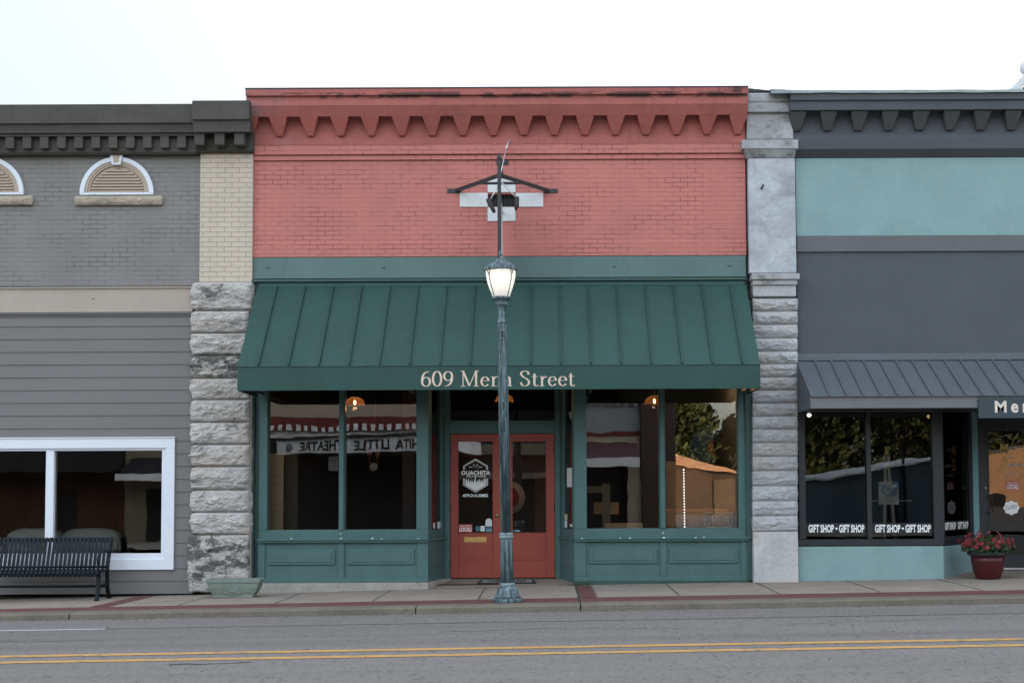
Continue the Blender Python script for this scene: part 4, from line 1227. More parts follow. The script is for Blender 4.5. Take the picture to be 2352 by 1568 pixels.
# lettering on the right door
GOLD = paint('gold lettering', (.52, .36, .10), .4, .1); PALE = paint('grey lettering', (.42, .42, .42), .5)
STRED = paint('red sticker', (.42, .04, .035), .5, .05)
yl = YD2 + .02
m = MB(); text_px(m, 'M', 2298, 1018.6, 2316, 1042, yl, .03); text_px(m, 'A', 2301, 1044, 2315, 1062, yl, .02); text_px(m, 'G', 2299, 1065, 2315, 1079, yl, .03)
m.build('gold_initials', GOLD, sd_, recalc=False)
m = MB(); text_px(m, 'ena', 2317, 1025, 2337, 1033, yl, .02); text_px(m, 'rt', 2317, 1043, 2325, 1051.5, yl, .02); text_px(m, 'allery', 2318, 1061.5, 2350, 1073, yl, .02)
text_px(m, 'SINCE 1946', 2311, 1087, 2341, 1091.5, yl, .02)
for k in range(16):
    x, z = W(2292 + k * 4, 1083, yl); m.quad((x, yl, z), (x + .008, yl, z), (x + .008, yl, z + .008), (x, yl, z + .008))
m.build('door_lettering', PALE, sd_, recalc=False)
def sticker(par, u0, v0, u1, v1, y, mat, nm='sticker'):
    x0, x1, z0, z1 = GR(u0, v0, u1, v1, y)
    return MB().box(x0, x1, y - .001, y + .001, z0, z1).build(nm, mat, par)
o = sticker(sd_, 2311, 1105, 2341, 1124, yl - .002, STRED)
m = MB(); text_px(m, 'LOCAL!', 2312.5, 1111, 2339.5, 1122.5, yl - .005, .04); text_px(m, "Come In We're", 2313, 1106, 2338, 1109.5, yl - .005, .02); m.build('lettering', DECW, o, recalc=False)
cx, cz = W(2323, 1165.5, yl - .003)
pol = [(cx + (.118 + .008 * math.cos(8 * 2 * PI * k / 96)) * math.cos(2 * PI * k / 96) , cz + (.105 + .008 * math.cos(8 * 2 * PI * k / 96)) * math.sin(2 * PI * k / 96)) for k in range(96)]
cs = MB().prism(pol, yl - .006, yl - .003).build('closed_badge', DECW, sd_)
m = MB(); pts, fs = text_mesh('CLOSED', .0)
lay(m, pts, fs, (cx - .085, yl - .008, cz - .035), (.17, 0, .03), (-.01, 0, .055)); m.build('lettering', BLACKM, cs, recalc=False)

# slate awning of the teal shop
B0, B1 = -.05, -1.02
bx0 = X(1847, 831, B0); zbt, zbb = Z(831.5, B0), Z(912, B1)
bxf = X(1861.5, 925, B1)
bx0 = min(bx0, bxf) 
aw2 = thing('metal_awning', (7, 0, zbb), 'slate grey ribbed metal awning over the gift shop windows', 'awning')
m = MB().add([(bx0, B0, zbt), (XRB - .5, B0, zbt), (XRB - .5, B1 - .03, zbb), (bx0, B1 - .03, zbb), (bx0, B0, zbt - .02), (XRB - .5, B0, zbt - .02), (XRB - .5, B1 - .03, zbb - .012), (bx0, B1 - .03, zbb - .012)],
             [(0, 3, 2, 1), (4, 5, 6, 7), (0, 1, 5, 4), (3, 7, 6, 2), (0, 4, 7, 3), (1, 2, 6, 5)])
m.build('slope_panel', SLATEAWN, aw2)
MB().extx([(0, Z(815)), (-.02, Z(815)), (-.025, Z(824)), (-.07, zbt + .02), (-.07, zbt + .004), (0, zbt + .004)], bx0 - .12, XRB - .5).build('top_flashing', SLATEAWN, aw2, bevel=.003)
xr0 = X(1780 + .3662 * 340, 911, B1)
k = 0
while True:
    x = xr0 + .2395 * k
    if x > XRB - .6 : break
    MB().extx([(0, 0)] * 0 or [(B0, zbt + .001), (B0, zbt + .028), (B1 - .035, zbb + .028), (B1 - .035, zbb + .0)], x - .014, x + .014).build('roof_rib', SLATEAWN, aw2, bevel=.006)
    k += 1
zf0, zf1 = Z(940.5, B1), Z(914, B1)
xfe = X(2246, 925, B1)
MB().box(bxf, xfe, B1, B1 + .02, zf0, zf1 + .01).build('fascia', FASCIA, aw2, bevel=.003)
MB().extx([(B0, zbt - .03), (B1 + .021, zbb - .03), (B1 + .021, zf0), (B0, zf0 - .0)], bxf - .0, bxf + .012).build('end_panel', SLATEAWN, aw2)
MB().box(xfe, XRB - .5, B1 + .002, B1 + .02, zf0, zf1).build('fascia', SLATEAWN, aw2)
MB().box(bxf + .02, XRB - .5, B0 - .0, B1 + .03, zf0 + .0, zf0 + .02).build('soffit', BLACKF, aw2)
sgx0, sgx1, sgz0, sgz1 = GR(2247.5, 914, 2247.5 + 300, 959.5, B1 - .03)
sg = thing('shop_sign', (sgx0 + 1, B1, sgz0), 'dark slate sign board with pale letters Mena cut by the right edge of the photo', 'sign')
MB().box(sgx0, sgx1, B1 - .03, B1 - .002, sgz0, sgz1).build('sign_board', DARKSIGN, sg, bevel=.004)
m = MB()
LET = paint('pale beige sign letters', (.62, .56, .49), .6)
text_px(m, 'M', 2285, 920, 2312, 947, B1 - .032, .03); text_px(m, 'e', 2322, 926, 2339, 947.5, B1 - .032, .03); text_px(m, 'n', 2349, 926, 2366, 947, B1 - .032, .03)
text_px(m, 'a', 2376, 926, 2393, 947.5, B1 - .032, .03); text_px(m, 'Art Gallery', 2410, 920, 2530, 952, B1 - .032, .03)
m.build('lettering', LET, sg, recalc=False)

# =================================================================== SIGN BRACKET on the red wall
sb = thing('hanging_sign', (X(1156, 600), -.6, Z(500)), 'thin blade sign seen edge on under its black steel wall bracket', 'hanging sign')
xb = -.69
yn, yf_ = -1.22, -.22
ztop = Z(362, yn); zbot = Z(602, yn)
MB().box(xb - .010, xb + .012, yn + .045, yf_, zbot + .03, Z(474, -.5)).build('sign_panel', WHITE2, sb)
m = MB().box(xb - .026, xb + .026, yn, yn + .045, zbot, ztop)
m.box(xb - .016, xb + .0125, yn + .045, 0, Z(474, -.5), Z(474, -.5) + .03)
m.box(xb - .02, xb + .02, yn + .0, 0, Z(380, -.7), Z(380, -.7) + .04)
m.build('sign_post', BLACKM, sb, bevel=.003)
x0, x1, z0, z1 = GR(1140, 369, 1168, 379, -.01)
m = MB().box(x0, x1, -.012, 0, z0, z1)
m.build('top_plate', BLACKM, sb, bevel=.003)
MB().ball((xb, yn + .02, ztop), .035, 1, 1, 1.3, 12, 8).build('post_knob', BLACKM, sb)
zap = Z(402, -1.0)
for u in (1043, 1264.5):
    x, z = W(u, 438, -.02)
    m = MB().box(x - .105, x + .105, -.014, 0, z - .032, z + .032)
    m.bar((x + (.04 if u < 1100 else -.04), -.03, z), (xb, -1.0, zap), .045, .055)
    m.build('brace_arm', BLACKM, sb, bevel=.004)
zc = Z(420.5, -.5)
MB().bar((X(1096, 420, -.5), -.5, zc), (X(1215, 420, -.5), -.5, zc), .03, .05).build('cross_bar', BLACKM, sb, bevel=.003)
STEEL = paint('bright galvanised steel', (.62, .62, .62), .35, .1, 5, 0, metal=.5)
p0 = W(1171, 322, -.02); 
m = MB().path([(p0[0], 0, p0[1]), (p0[0] - .01, -.06, p0[1] - .02), (p0[0] - .05, -.2, p0[1] - .18)], .014).tube((p0[0] - .05, -.2, p0[1] - .18), (xb + .02, yn + .1, Z(392, yn)), .007)
m.ball((p0[0], -.02, p0[1]), .03, 1, .5, 1)
m.build('stay_cable', STEEL, sb)
for (ua, va, ub, vb, wq) in ((1149, 420, 1125, 460, -1), (1158, 416, 1187, 455, 1)):
    xa, za = W(ua, va, -.8); xq, zq = W(ub, vb, -.8)
    f = thing('sign_spotlight', (xq, -.8, zq), 'small black floodlight on a pale arm, left of the blade sign' if wq < 0 else 'small black floodlight on a pale arm, right of the blade sign', 'spotlight', 'floodlights either side of the blade sign')
    MB().tube((xb, -.8, za), (xq, -.8, zq), .011).build('arm', STEEL, f)
    if wq < 0: m = MB().prism([(xq - .055, zq + .0), (xq + .01, zq + .005), (xq + .085, zq - .16), (xq + .04, zq - .17)], -.9, -.7)
    else: m = MB().prism([(xq - .02, zq), (xq + .035, zq - .0), (xq + .03, zq - .10), (xq - .01, zq - .17), (xq - .035, zq - .16)], -.9, -.7)
    m.build('lamp_housing', BLACKM, f, bevel=.008)
    MB().ball((xq, -.8, zq + .005), .022).build('swivel', BLACKM, f)

# =================================================================== STREET LAMP
YL = -2.55
S = 3000 / (DIST + YL)
lx, _ = W(1165.8, 1375, YL)
lz = pave_z(lx, YL)
lamp = thing('street_lamp', (lx, YL, lz), 'fluted verdigris cast iron street lamp with a lit frosted lantern', 'street lamp', rot=(0, R(-1.05), 0))
def h(v): return (1377.5 - v) / S * 1.0
def rr(p): return p / S
def lam(name, prof, mat, n=48, ph=0.0):
    return MB().lathe([(rr(a[0]), h(a[1])) + tuple(a[2:]) for a in prof], 0, 0, n, ph=ph).build(name, mat, lamp, local=True)
m8 = MB()
m8.lathe([(rr(34), h(1377.5)), (rr(35), h(1376.5)), (rr(35), h(1370)), (rr(33.5), h(1368.5))], 0, 0, 16)
m8.build('base_plate', PATINA, lamp, local=True, bevel=.004)
lam('base', [(31, 1368.7, .10, 14), (28, 1362, .12, 14), (25, 1355, .14, 14), (24.2, 1351, .12, 14), (22.5, 1346, .10, 14), (18, 1343, .04, 14), (17.2, 1341, 0)], PATINA, 112)
lam('lower_collar', [(17, 1341.2), (17.4, 1339), (17.4, 1335), (16.4, 1333.5)], PATINA_L, 48)
lam('lower_shaft', [(16.0, 1333.6, .13, 9), (14.2, 1240, .13, 9), (14.0, 1233, .02, 9)], PATINA, 108)
lam('mid_collar', [(15.0, 1233), (16.2, 1231), (16.3, 1227.5), (14.6, 1226), (16.2, 1224), (16.2, 1221.5), (13, 1219.5)], PATINA_L, 48)
lam('shaft', [(12.2, 1219.6, .16, 11), (11.4, 740, .16, 11), (11.2, 738)], PATINA, 110)
lam('upper_collar', [(11.4, 738.5), (12.2, 737), (12.2, 734.5), (10, 732), (9.3, 726), (9.0, 722), (9.6, 720), (9.4, 716), (8.2, 713), (8.2, 710), (9.5, 704), (12.5, 698), (14.8, 696.5), (15.4, 694.5), (15, 692), (13.8, 690), (14.0, 686.5), (20, 684), (22.5, 681.5), (22.8, 679), (20.5, 677)], PATINA, 48)
FROST = bpy.data.materials.new('frosted lantern glass'); FROST.use_nodes = True
nt_ = FROST.node_tree; nt_.nodes.clear()
o_ = N(nt_, 'ShaderNodeOutputMaterial'); t1 = N(nt_, 'ShaderNodeBsdfTranslucent'); t2 = N(nt_, 'ShaderNodeBsdfDiffuse'); mx_ = N(nt_, 'ShaderNodeMixShader')
t1.inputs[0].default_value = (.92, .90, .86, 1); t2.inputs[0].default_value = (.85, .84, .82, 1); mx_.inputs[0].default_value = .45
nt_.links.new(t1.outputs[0], mx_.inputs[1]); nt_.links.new(t2.outputs[0], mx_.inputs[2]); nt_.links.new(mx_.outputs[0], o_.inputs[0])
gp = [(19.6, 676.8), (23.2, 667), (27, 656), (30.2, 646), (32.8, 635), (34.2, 625), (34.8, 616)]
ggm = MB(); rows = [[(rr(a) * math.cos(2 * PI * i / 48), rr(a) * math.sin(2 * PI * i / 48), h(b_)) for i in range(48)] for a, b_ in gp]
ggm.add([p for r_ in rows for p in r_], [(j * 48 + i, j * 48 + (i + 1) % 48, (j + 1) * 48 + (i + 1) % 48, (j + 1) * 48 + i) for j in range(len(gp) - 1) for i in range(48)], True)
ggm.build('lantern_glass', FROST, lamp, local=True)
lam('lantern_cap', [(35.5, 617), (38, 616), (38.2, 613), (37, 612), (37.4, 609), (36, 607.3), (33, 606.6), (29, 602), (23, 598), (17.5, 596.5), (17.2, 594.5), (15.5, 593.5), (11, 590.5), (5, 588.2), (3.2, 586), (2.6, 582), (3.2, 580), (5.4, 578.6), (5.2, 577.6), (2.4, 576.6), (2.8, 573.5), (1.6, 570), (.3, 567)], PATINA, 48)
# straps: Y shaped, pierced band relief
m = MB()
for k in range(4):
    a = R(-90 + 48 + 0) if k == 0 else (R(-90 - 48) if k == 1 else (R(90 - 48) if k == 2 else R(90 + 48)))
    def pt(rp, v, da=0): return (rr(rp) * math.cos(a + da), rr(rp) * math.sin(a + da), h(v))
    pts = [(20.6, 676.5), (24.2, 667), (28, 656), (31.2, 646), (33.6, 636), (35, 628)]
    for (r0, v0), (r1, v1) in zip(pts[:-1], pts[1:]): m.tube(pt(r0, v0), pt(r1, v1), rr(1.3), 6)
    m.tube(pt(35, 629), pt(36.6, 616, .13), rr(1.2), 6); m.tube(pt(35, 629), pt(36.6, 616, -.13), rr(1.2), 6)
    m.tube(pt(38.4, 617), pt(38.4, 606.5), rr(1.5), 6)
for k in range(24):
    a = 2 * PI * k / 24
    b_ = 2 * PI * (k + .5) / 24
    for q_ in ((a, b_), (b_, a)):
        m.tube((rr(38) * math.cos(q_[0]), rr(38) * math.sin(q_[0]), h(615.5)), (rr(38) * math.cos(q_[1]), rr(38) * math.sin(q_[1]), h(609.5)), rr(.8), 5)
m.build('lantern_strap', PATINA_L, lamp, local=True)
for (v0, v1, dx) in ((755, 773.5, 1.0), (920, 938.5, 1.0)):
    m = MB().box(-rr(3.6) + rr(dx), rr(3.6) + rr(dx), -rr(13.2), -rr(9), h(v1), h(v0)).box(-rr(4.6) + rr(dx), rr(4.6) + rr(dx), -rr(12.4), -rr(9), h(v1 + 1), h(v0 - 1))
    ob_ = MB().box(-rr(4.6) + rr(dx), rr(4.6) + rr(dx), -rr(12.4), -rr(9), h(v1 + 1), h(v0 - 1)).build('outlet_frame', PATINA_L, lamp, local=True)
    MB().box(-rr(3.2) + rr(dx), rr(3.2) + rr(dx), -rr(12.9), -rr(10), h(v1 - .6), h(v0 + .6)).build('outlet_cover', BLACKF, ob_, local=True)
bl = MB().ball((0, 0, 0), .06, 1, 1, 1.3, 16, 10).build('bulb', emit('lamp bulb', (1.0, .90, .76), 3.0), lamp, local=True)
bl.location = (0, 0, h(634))
ld = bpy.data.lights.new('lamp_light', 'POINT'); ld.energy = 0.85; ld.color = (1, .86, .68); ld.shadow_soft_size = .05
lo = bpy.data.objects.new('lamp_light', ld); col.objects.link(lo); lo.parent = lamp; lo.location = (0, 0, h(634))
bl.hide_render = False

# =================================================================== BENCH
bx1 = W(246.5, 1290, -.45)[0]
bl_ = 1.83
by = -.72
bz = pave_z(-6.6, by)
be = thing('park_bench', (bx1 - bl_ / 2, by, bz), 'black steel strap bench in front of the white shop window', 'bench')
BN = paint('blue black powder coat', (.006, .010, .014), .45, .15, 5, .05, 40, spec=.15)
zs_seat = bz + .42
prof = [(by + .50, bz + .845), (by + .47, bz + .865), (by + .435, bz + .845), (by + .33, bz + .50), (by + .31, bz + .44), (by + .26, bz + .425), (by - .05, bz + .43), (by - .10, bz + .415), (by - .115, bz + .38), (by - .09, bz + .345)]
prof = [(a, b_) for a, b_ in spline(prof, 3)]
nsl = 30
for k in range(nsl):
    x = bx1 - .02 - k * (bl_ - .04) / (nsl - 1)
    m = MB(); vs = []
    for i, (a, b_) in enumerate(prof):
        a0 = prof[max(i - 1, 0)]; a1 = prof[min(i + 1, len(prof) - 1)]
        d = Vector((a1[0] - a0[0], a1[1] - a0[1])).normalized(); nn = Vector((-d.y, d.x)) * .003
        for s1, s2 in ((-1, 1), (1, 1), (1, -1), (-1, -1)): vs.append((x + s1 * .022, a + nn.x * s2, b_ + nn.y * s2))
    n_ = len(prof)
    fs = [(i * 4 + j, i * 4 + (j + 1) % 4, i * 4 + 4 + (j + 1) % 4, i * 4 + 4 + j) for i in range(n_ - 1) for j in range(4)] + [(3, 2, 1, 0), (n_ * 4 - 4, n_ * 4 - 3, n_ * 4 - 2, n_ * 4 - 1)]
    m.add(vs, fs); m.build('slat', BN, be)
m = MB()
for (a, b_) in ((by + .47, bz + .83), (by + .32, bz + .46), (by - .07, bz + .385), (by + .12, bz + .40)): m.tube((bx1 - bl_ + .01, a, b_), (bx1 - .01, a, b_), .018)
m.tube((bx1 - bl_ + .01, by + .18, bz + .19), (bx1 - .01, by + .18, bz + .19), .019)
m.build('rail', BN, be)
for x in (bx1 - .02 - 0.0, bx1 - bl_ + .02):
    m = MB()
    def bp(pts, wx=.045, wy=.05):
        for p, q in zip(pts[:-1], pts[1:]): m.bar((x, p[0], bz + p[1]), (x, q[0], bz + q[1]), wy, wx)
    bp([(by - .10, 0.01), (by - .045, .2), (by - .02, .42)]); bp([(by + .42, .01), (by + .34, .17), (by + .33, .45), (by + .40, .66), (by + .475, .85)])
    bp([(by - .045, .2), (by + .15, .22), (by + .34, .17)], .03, .035); bp([(by - .03, .40), (by + .33, .42)], .03, .035)
    bp([(by + .40, .67), (by + .2, .69), (by - .02, .655), (by - .07, .58), (by - .045, .42)], .02, .03)
    m.box(x - .03, x + .03, by - .15, by - .06, bz, bz + .012); m.box(x - .03, x + .03, by + .37, by + .47, bz, bz + .012)
    m.ball((x + .0, by - .13, bz + .02), .012)
    m.build('end_frame', BN, be, bevel=.004)

# =================================================================== GREEN PLANTER BOX
yp = -.78
px0, px1, _, _ = GR(472, 1325, 597, 1333, yp - .15)
pc = (px0 + px1) / 2; pz = pave_z(pc, yp)
PLG = paint('weathered mint green cast stone', (.165, .205, .175), .7, .15, 4, .3, 40, stain=(.17, .17, .12), sth=(.62, .72), sscale=5)
pl = thing('planter_box', (pc, yp, pz), 'mint green rectangular planter with moulded scrolls at the foot of the stone pier', 'planter')
ph_, pw, pdp = .265, (px1 - px0) / 2, .17
def ring(wx, wy, z): return [(pc - wx, yp - wy, pz + z), (pc + wx, yp - wy, pz + z), (pc + wx, yp + wy, pz + z), (pc - wx, yp + wy, pz + z)]
lev = [(pw * .70, pdp * .72, .0), (pw * .74, pdp * .76, .025), (pw * .72, pdp * .72, .035), (pw * .80, pdp * .8, .07), (pw * .90, pdp * .90, .14), (pw * .945, pdp * .94, .21)]
m = MB(); vs = [p for l in lev for p in ring(*l)]; fs = [(j * 4 + i, j * 4 + (i + 1) % 4, j * 4 + 4 + (i + 1) % 4, j * 4 + 4 + i) for j in range(len(lev) - 1) for i in range(4)]
fs += [(3, 2, 1, 0)]
m.add(vs, fs); m.build('body', PLG, pl, bevel=.006)
m = MB(); lev = [(pw * .96, pdp * .96, .211), (pw, pdp, .222), (pw, pdp, .262), (pw * .9, pdp * .82, .265), (pw * .88, pdp * .80, .215)]
vs = [p for l in lev for p in ring(*l)]; fs = [(j * 4 + i, j * 4 + (i + 1) % 4, j * 4 + 4 + (i + 1) % 4, j * 4 + 4 + i) for j in range(len(lev) - 1) for i in range(4)]
m.add(vs, fs); m.build('rim', PLG, pl, bevel=.005)
MB().box(pc - pw * .88, pc + pw * .88, yp - pdp * .8, yp + pdp * .8, pz + .19, pz + .2).build('soil', paint('dark soil', (.03, .022, .015), .95, .3, 8), pl)
m = MB()
def yf_pl(z): return yp - pdp * (.74 + (.94 - .74) * min(max((z - .035) / .175, 0), 1)) - .004
def scroll(cx, cz, r0, turns, a0, sgn, r1=.006):
    pts = []
    for i in range(26):
        t = i / 25; a = a0 + sgn * turns * 2 * PI * t; r = r0 + (r1 - r0) * t
        z = cz + r * math.sin(a); pts.append((pc + cx + r * math.cos(a), yf_pl(z), pz + z))
    m.path(pts, .0065, 6)
for s_ in (-1, 1):
    scroll(s_ * .105, .125, .062, 1.0, -PI / 2, s_); scroll(s_ * .235, .13, .055, 1.1, PI if s_ > 0 else 0, s_); scroll(s_ * .31, .13, .04, .8, -PI / 2, -s_)
for k in range(9):
    a = PI * (k) / 8 - PI * .0 + PI
    a = PI + PI * k / 8
    m.bar((pc + .018 * math.cos(a), yf_pl(.12), pz + .12 + .01 * math.sin(a)), (pc + .062 * math.cos(a), yf_pl(.10), pz + .125 + .055 * math.sin(a)), .016, .012)
m.bar((pc, yf_pl(.12), pz + .1), (pc, yf_pl(.17), pz + .18), .014, .012)
m.path([(pc + .135 * math.cos(PI + PI * i / 16), yf_pl(.1), pz + .12 + .075 * math.sin(PI + PI * i / 16)) for i in range(17)], .0065, 6)
m.build('scroll_relief', PLG, pl)

# =================================================================== FLOWER POT
fx, _ = W(2266, 1300, -.1); fy = -.16; fz = pave_z(fx, fy)
fp = thing('flower_pot', (fx, fy, fz), 'dark red round pot beside the gift shop door', 'flower pot')
POTR = paint('glazed dark red pot', (.055, .006, .008), .35, .15, 3, 0)
m = MB().lathe([(.165, fz), (.172, fz + .01), (.215, fz + .14), (.235, fz + .26), (.24, fz + .335), (.2, fz + .335)], fx, fy, 40); m.build('pot_body', POTR, fp)
m = MB().lathe([(.245, fz + .336), (.275, fz + .345), (.285, fz + .37), (.275, fz + .40), (.25, fz + .402), (.24, fz + .37)], fx, fy, 40); m.build('pot_rim', BLACKF, fp)
plant = thing('flowering_plant', (fx, fy, fz + .38), 'red flowering plant growing in the dark red pot', 'plant')
LEAF = paint('plant leaf', (.03, .055, .018), .6, .3, 8, 0); LEAF.use_backface_culling = False
PETAL = paint('red petal', (.15, .014, .018), .5, .5, 20, 0, stain=(.42, .14, .12), sth=(.6, .7), sscale=18)
rnd = random.Random(3)
def leafquad(m, c, r, n_=None):
    d = Vector((rnd.gauss(0, 1), rnd.gauss(0, 1), rnd.gauss(0, 1))).normalized() if n_ is None else n_
    a = d.orthogonal().normalized(); b_ = d.cross(a); th = rnd.uniform(0, 6.28)
    a, b_ = a * math.cos(th) + b_ * math.sin(th), b_ * math.cos(th) - a * math.sin(th)
    c = Vector(c)
    m.add([c - a * r, c + b_ * r * .5 - a * .2 * r, c + a * r, c - b_ * r * .5 - a * .2 * r], [(0, 1, 2, 3)])
m = MB()
for i in range(850):
    a = rnd.uniform(0, 6.28); r = .37 * rnd.uniform(0, 1) ** .6; zz = fz + .39 + rnd.uniform(0, .24) * max(1 - (r / .40) ** 2, 0) ** .5 + rnd.gauss(0, .015)
    leafquad(m, (fx + r * math.cos(a), fy + r * math.sin(a), zz), rnd.uniform(.02, .038))
m.build('leaves', LEAF, plant, recalc=False)
m = MB()
for i in range(150):
    a = rnd.uniform(0, 6.28); r = .40 * rnd.uniform(0.05, 1) ** .55
    c = Vector((fx + r * math.cos(a), fy + r * math.sin(a), fz + .43 + rnd.uniform(.05, .27) * max(1 - (r / .44) ** 2, 0) ** .5))
    if rnd.random() < .08: c.z += .03
    R0 = rnd.uniform(.022, .038)
    ax = (Vector((math.cos(a) * r, math.sin(a) * r - .15, .18))).normalized()
    t1_ = ax.orthogonal().normalized(); t2_ = ax.cross(t1_)
    for k in range(6):
        th = 2 * PI * k / 6
        e = t1_ * math.cos(th) + t2_ * math.sin(th); e2 = t1_ * math.cos(th + .5) + t2_ * math.sin(th + .5); e3 = t1_ * math.cos(th - .5) + t2_ * math.sin(th - .5)
        m.add([c, c + e2 * R0 * .8 + ax * R0 * .35, c + e * R0 + ax * R0 * .2, c + e3 * R0 * .8 + ax * R0 * .35], [(0, 1, 2, 3)])
m.build('blossoms', PETAL, plant, recalc=False)

# weeds by the brick strip
wd = thing('weed_tuft', (.42, -.04, pave_z(.42, 0)), 'small tuft of weeds in the crack at the end of the brick strip', 'weed')
m = MB()
for i in range(70):
    x = .44 + rnd.gauss(0, .11); y = -.03 + rnd.uniform(-.04, .03); z = pave_z(x, y)
    dx = rnd.gauss(0, .025); hh = rnd.uniform(.02, .07)
    m.add([(x - .004, y, z), (x + .004, y, z), (x + dx, y - rnd.uniform(0, .03), z + hh)], [(0, 1, 2)])
m.build('blades', LEAF, wd, recalc=False)

# doormat
x0, x1 = X(1103, 1334, .55), X(1226, 1334, .55)
ya_, yb2 = .30, .72
def lz_(x, y):
    return pave_z(-.7, 0) + .006 + (zland - pave_z(-.7, 0)) * min(max(y / (YD + .1), 0), 1)
dm = thing('doormat', ((x0 + x1) / 2, .5, lz_(0, .5)), 'dark rubber doormat in front of the red double doors', 'doormat')
m = MB().add([(x0 - .04, ya_, lz_(0, ya_) + .004), (x1 + .04, ya_, lz_(0, ya_) + .004), (x1, yb2, lz_(0, yb2) + .004), (x0, yb2, lz_(0, yb2) + .004),
              (x0 - .04, ya_, lz_(0, ya_) + .018), (x1 + .04, ya_, lz_(0, ya_) + .018), (x1, yb2, lz_(0, yb2) + .018), (x0, yb2, lz_(0, yb2) + .018)],
             [(3, 2, 1, 0), (4, 5, 6, 7), (0, 1, 5, 4), (1, 2, 6, 5), (2, 3, 7, 6), (3, 0, 4, 7)])
m.build('mat_border', RUBBER, dm)
MATF = paint('grey mat field', (.22, .22, .215), .9, .2, 10, .3, 60)
zz0, zz1 = lz_(0, ya_ + .05) + .0195, lz_(0, yb2 - .04) + .0195
MB().quad((x0 + .02, ya_ + .05, zz0), (x1 - .02, ya_ + .05, zz0), (x1 - .035, yb2 - .04, zz1), (x0 + .035, yb2 - .04, zz1)).build('mat_field', MATF, dm)
m = MB(); pts, fs = text_mesh('WELCOME', .03, 1.2)
lay(m, pts, fs, (x0 + .12, ya_ + .11, zz0 + (zz1 - zz0) * .18 + .003), (x1 - x0 - .24, 0, 0), (0, yb2 - ya_ - .2, (zz1 - zz0) * .64))
m.build('lettering', RUBBER, dm, recalc=False)

# =================================================================== DOOR DECALS
yd_ = YD + .016
m = MB()
def poly_ring(m, pts_out, pts_in, y):
    n = len(pts_out)
    vs = [(a, y, b_) for a, b_ in pts_out] + [(a, y, b_) for a, b_ in pts_in]
    m.add(vs, [(i, i + 1, n + i + 1, n + i) for i in range(n - 1)])
cu_, cv_ = 1092.3, 1091.5
def hexpt(u, v): return W(u, v, yd_)
hw, hh_ = 28.3, 39.0
def hx_(s, part):   # scaled open hexagon halves
    a, b_ = hw * s, hh_
    dy = 22.0
    top = [(-a, -13.5), (-a, -dy + (1 - s) * 10), (0, -b_ + (1 - s) * 34), (a, -dy + (1 - s) * 10), (a, -13.5)]
    pts = top if part == 0 else [(p, -q) for p, q in top]
    if part == 1: pts = [(p, 6.5 if abs(q) < 14 else q) for p, q in pts]
    return [hexpt(cu_ + p, cv_ + q) for p, q in pts]
for part in (0, 1):
    poly_ring(m, hx_(1, part), hx_(.945, part), yd_); poly_ring(m, hx_(.90, part), hx_(.86, part), yd_)
def fill(m, pts): m.add([(a, yd_, b_) for a, b_ in [hexpt(*p) for p in pts]], [tuple(range(len(pts)))])
# white forest mass with tree points
fill(m, [(cu_ - 23, cv_ + 17), (cu_ + 23, cv_ + 17), (cu_ + 23, cv_ + 21), (cu_, cv_ + 35), (cu_ - 23, cv_ + 21)])
rt = random.Random(5)
for k, (px_, hgt) in enumerate([(-21, 9), (-16.5, 8), (-11, 6.5), (-7, 5), (-1, 13.5), (5, 6), (9, 8), (14, 6.5), (19, 9), (22, 11)]):
    for j in range(3):
        w_ = 1.6 + j * 1.2; base = cv_ + 17.2 - hgt * (1 - (j + 1) / 3)
        fill(m, [(cu_ + px_ - w_, base), (cu_ + px_ + w_, base), (cu_ + px_, base - hgt / 2.0)])
for a, b_, c, d in ((-22, 12, -12, 5), (-12, 5, -5, 11), (5, 11, 13, 5), (13, 5, 22, 12)):
    p, q = hexpt(cu_ + a, cv_ + b_), hexpt(cu_ + c, cv_ + d)
    m.bar((p[0], yd_, p[1]), (q[0], yd_, q[1]), .002, .006)
for s_ in (-1, 1):   # crossed axes
    p, q = hexpt(cu_ - 4 * s_, cv_ - 16), hexpt(cu_ + 4 * s_, cv_ - 24.5)
    m.bar((p[0], yd_, p[1]), (q[0], yd_, q[1]), .002, .009)
    fill(m, [(cu_ + 4 * s_ - 1.5 * s_, cv_ - 25.5), (cu_ + 4 * s_ + .5 * s_, cv_ - 26), (cu_ + 5.5 * s_, cv_ - 22), (cu_ + 3 * s_, cv_ - 22.5)][::1])
text_px(m, 'OUACHITA', 1059.2, 1080.2, 1126, 1090.2, yd_, .035)
text_px(m, 'AXE & ALE HOUSE', 1071, 1091.4, 1115.5, 1094.8, yd_, .03)
text_px(m, 'ESTD', 1077, 1071, 1085, 1073.4, yd_, .03); text_px(m, '2020', 1099, 1071, 1107.5, 1073.4, yd_, .03)
text_px(m, '479.216.5882', 1062.4, 1133.6, 1120.8, 1141, yd_, .035)
m.build('door_logo', DECW, doorL, label='white hexagon logo with pine trees and the words OUACHITA AXE & ALE HOUSE 479.216.5882', recalc=False)
STB = paint('pale blue sticker', (.22, .35, .42), .5, .05); STW = paint('white sticker', (.62, .66, .66), .5, .05); STT = paint('dark teal sticker', (.05, .13, .16), .5, .05)
def lcl(par, u0, v0, u1, v1, y):
    o = sticker(par, u0, v0, u1, v1, y, STRED)
    m = MB(); text_px(m, 'LOCAL!', u0 + 1.5, v0 + 6.5, u1 - 1.5, v1 - 1.3, y - .003, .045); text_px(m, "Come In We're", u0 + 2, v0 + 1.5, u1 - 2, v0 + 5, y - .003, .02)
    m.build('lettering', DECW, o, recalc=False)
lcl(doorL, 1053.9, 1203.2, 1084.8, 1221.4, yd_)
sticker(doorL, 1103.5, 1207, 1113.6, 1219.6, yd_, STW)
ox_, oz_ = W(1122.7, 1199, yd_)
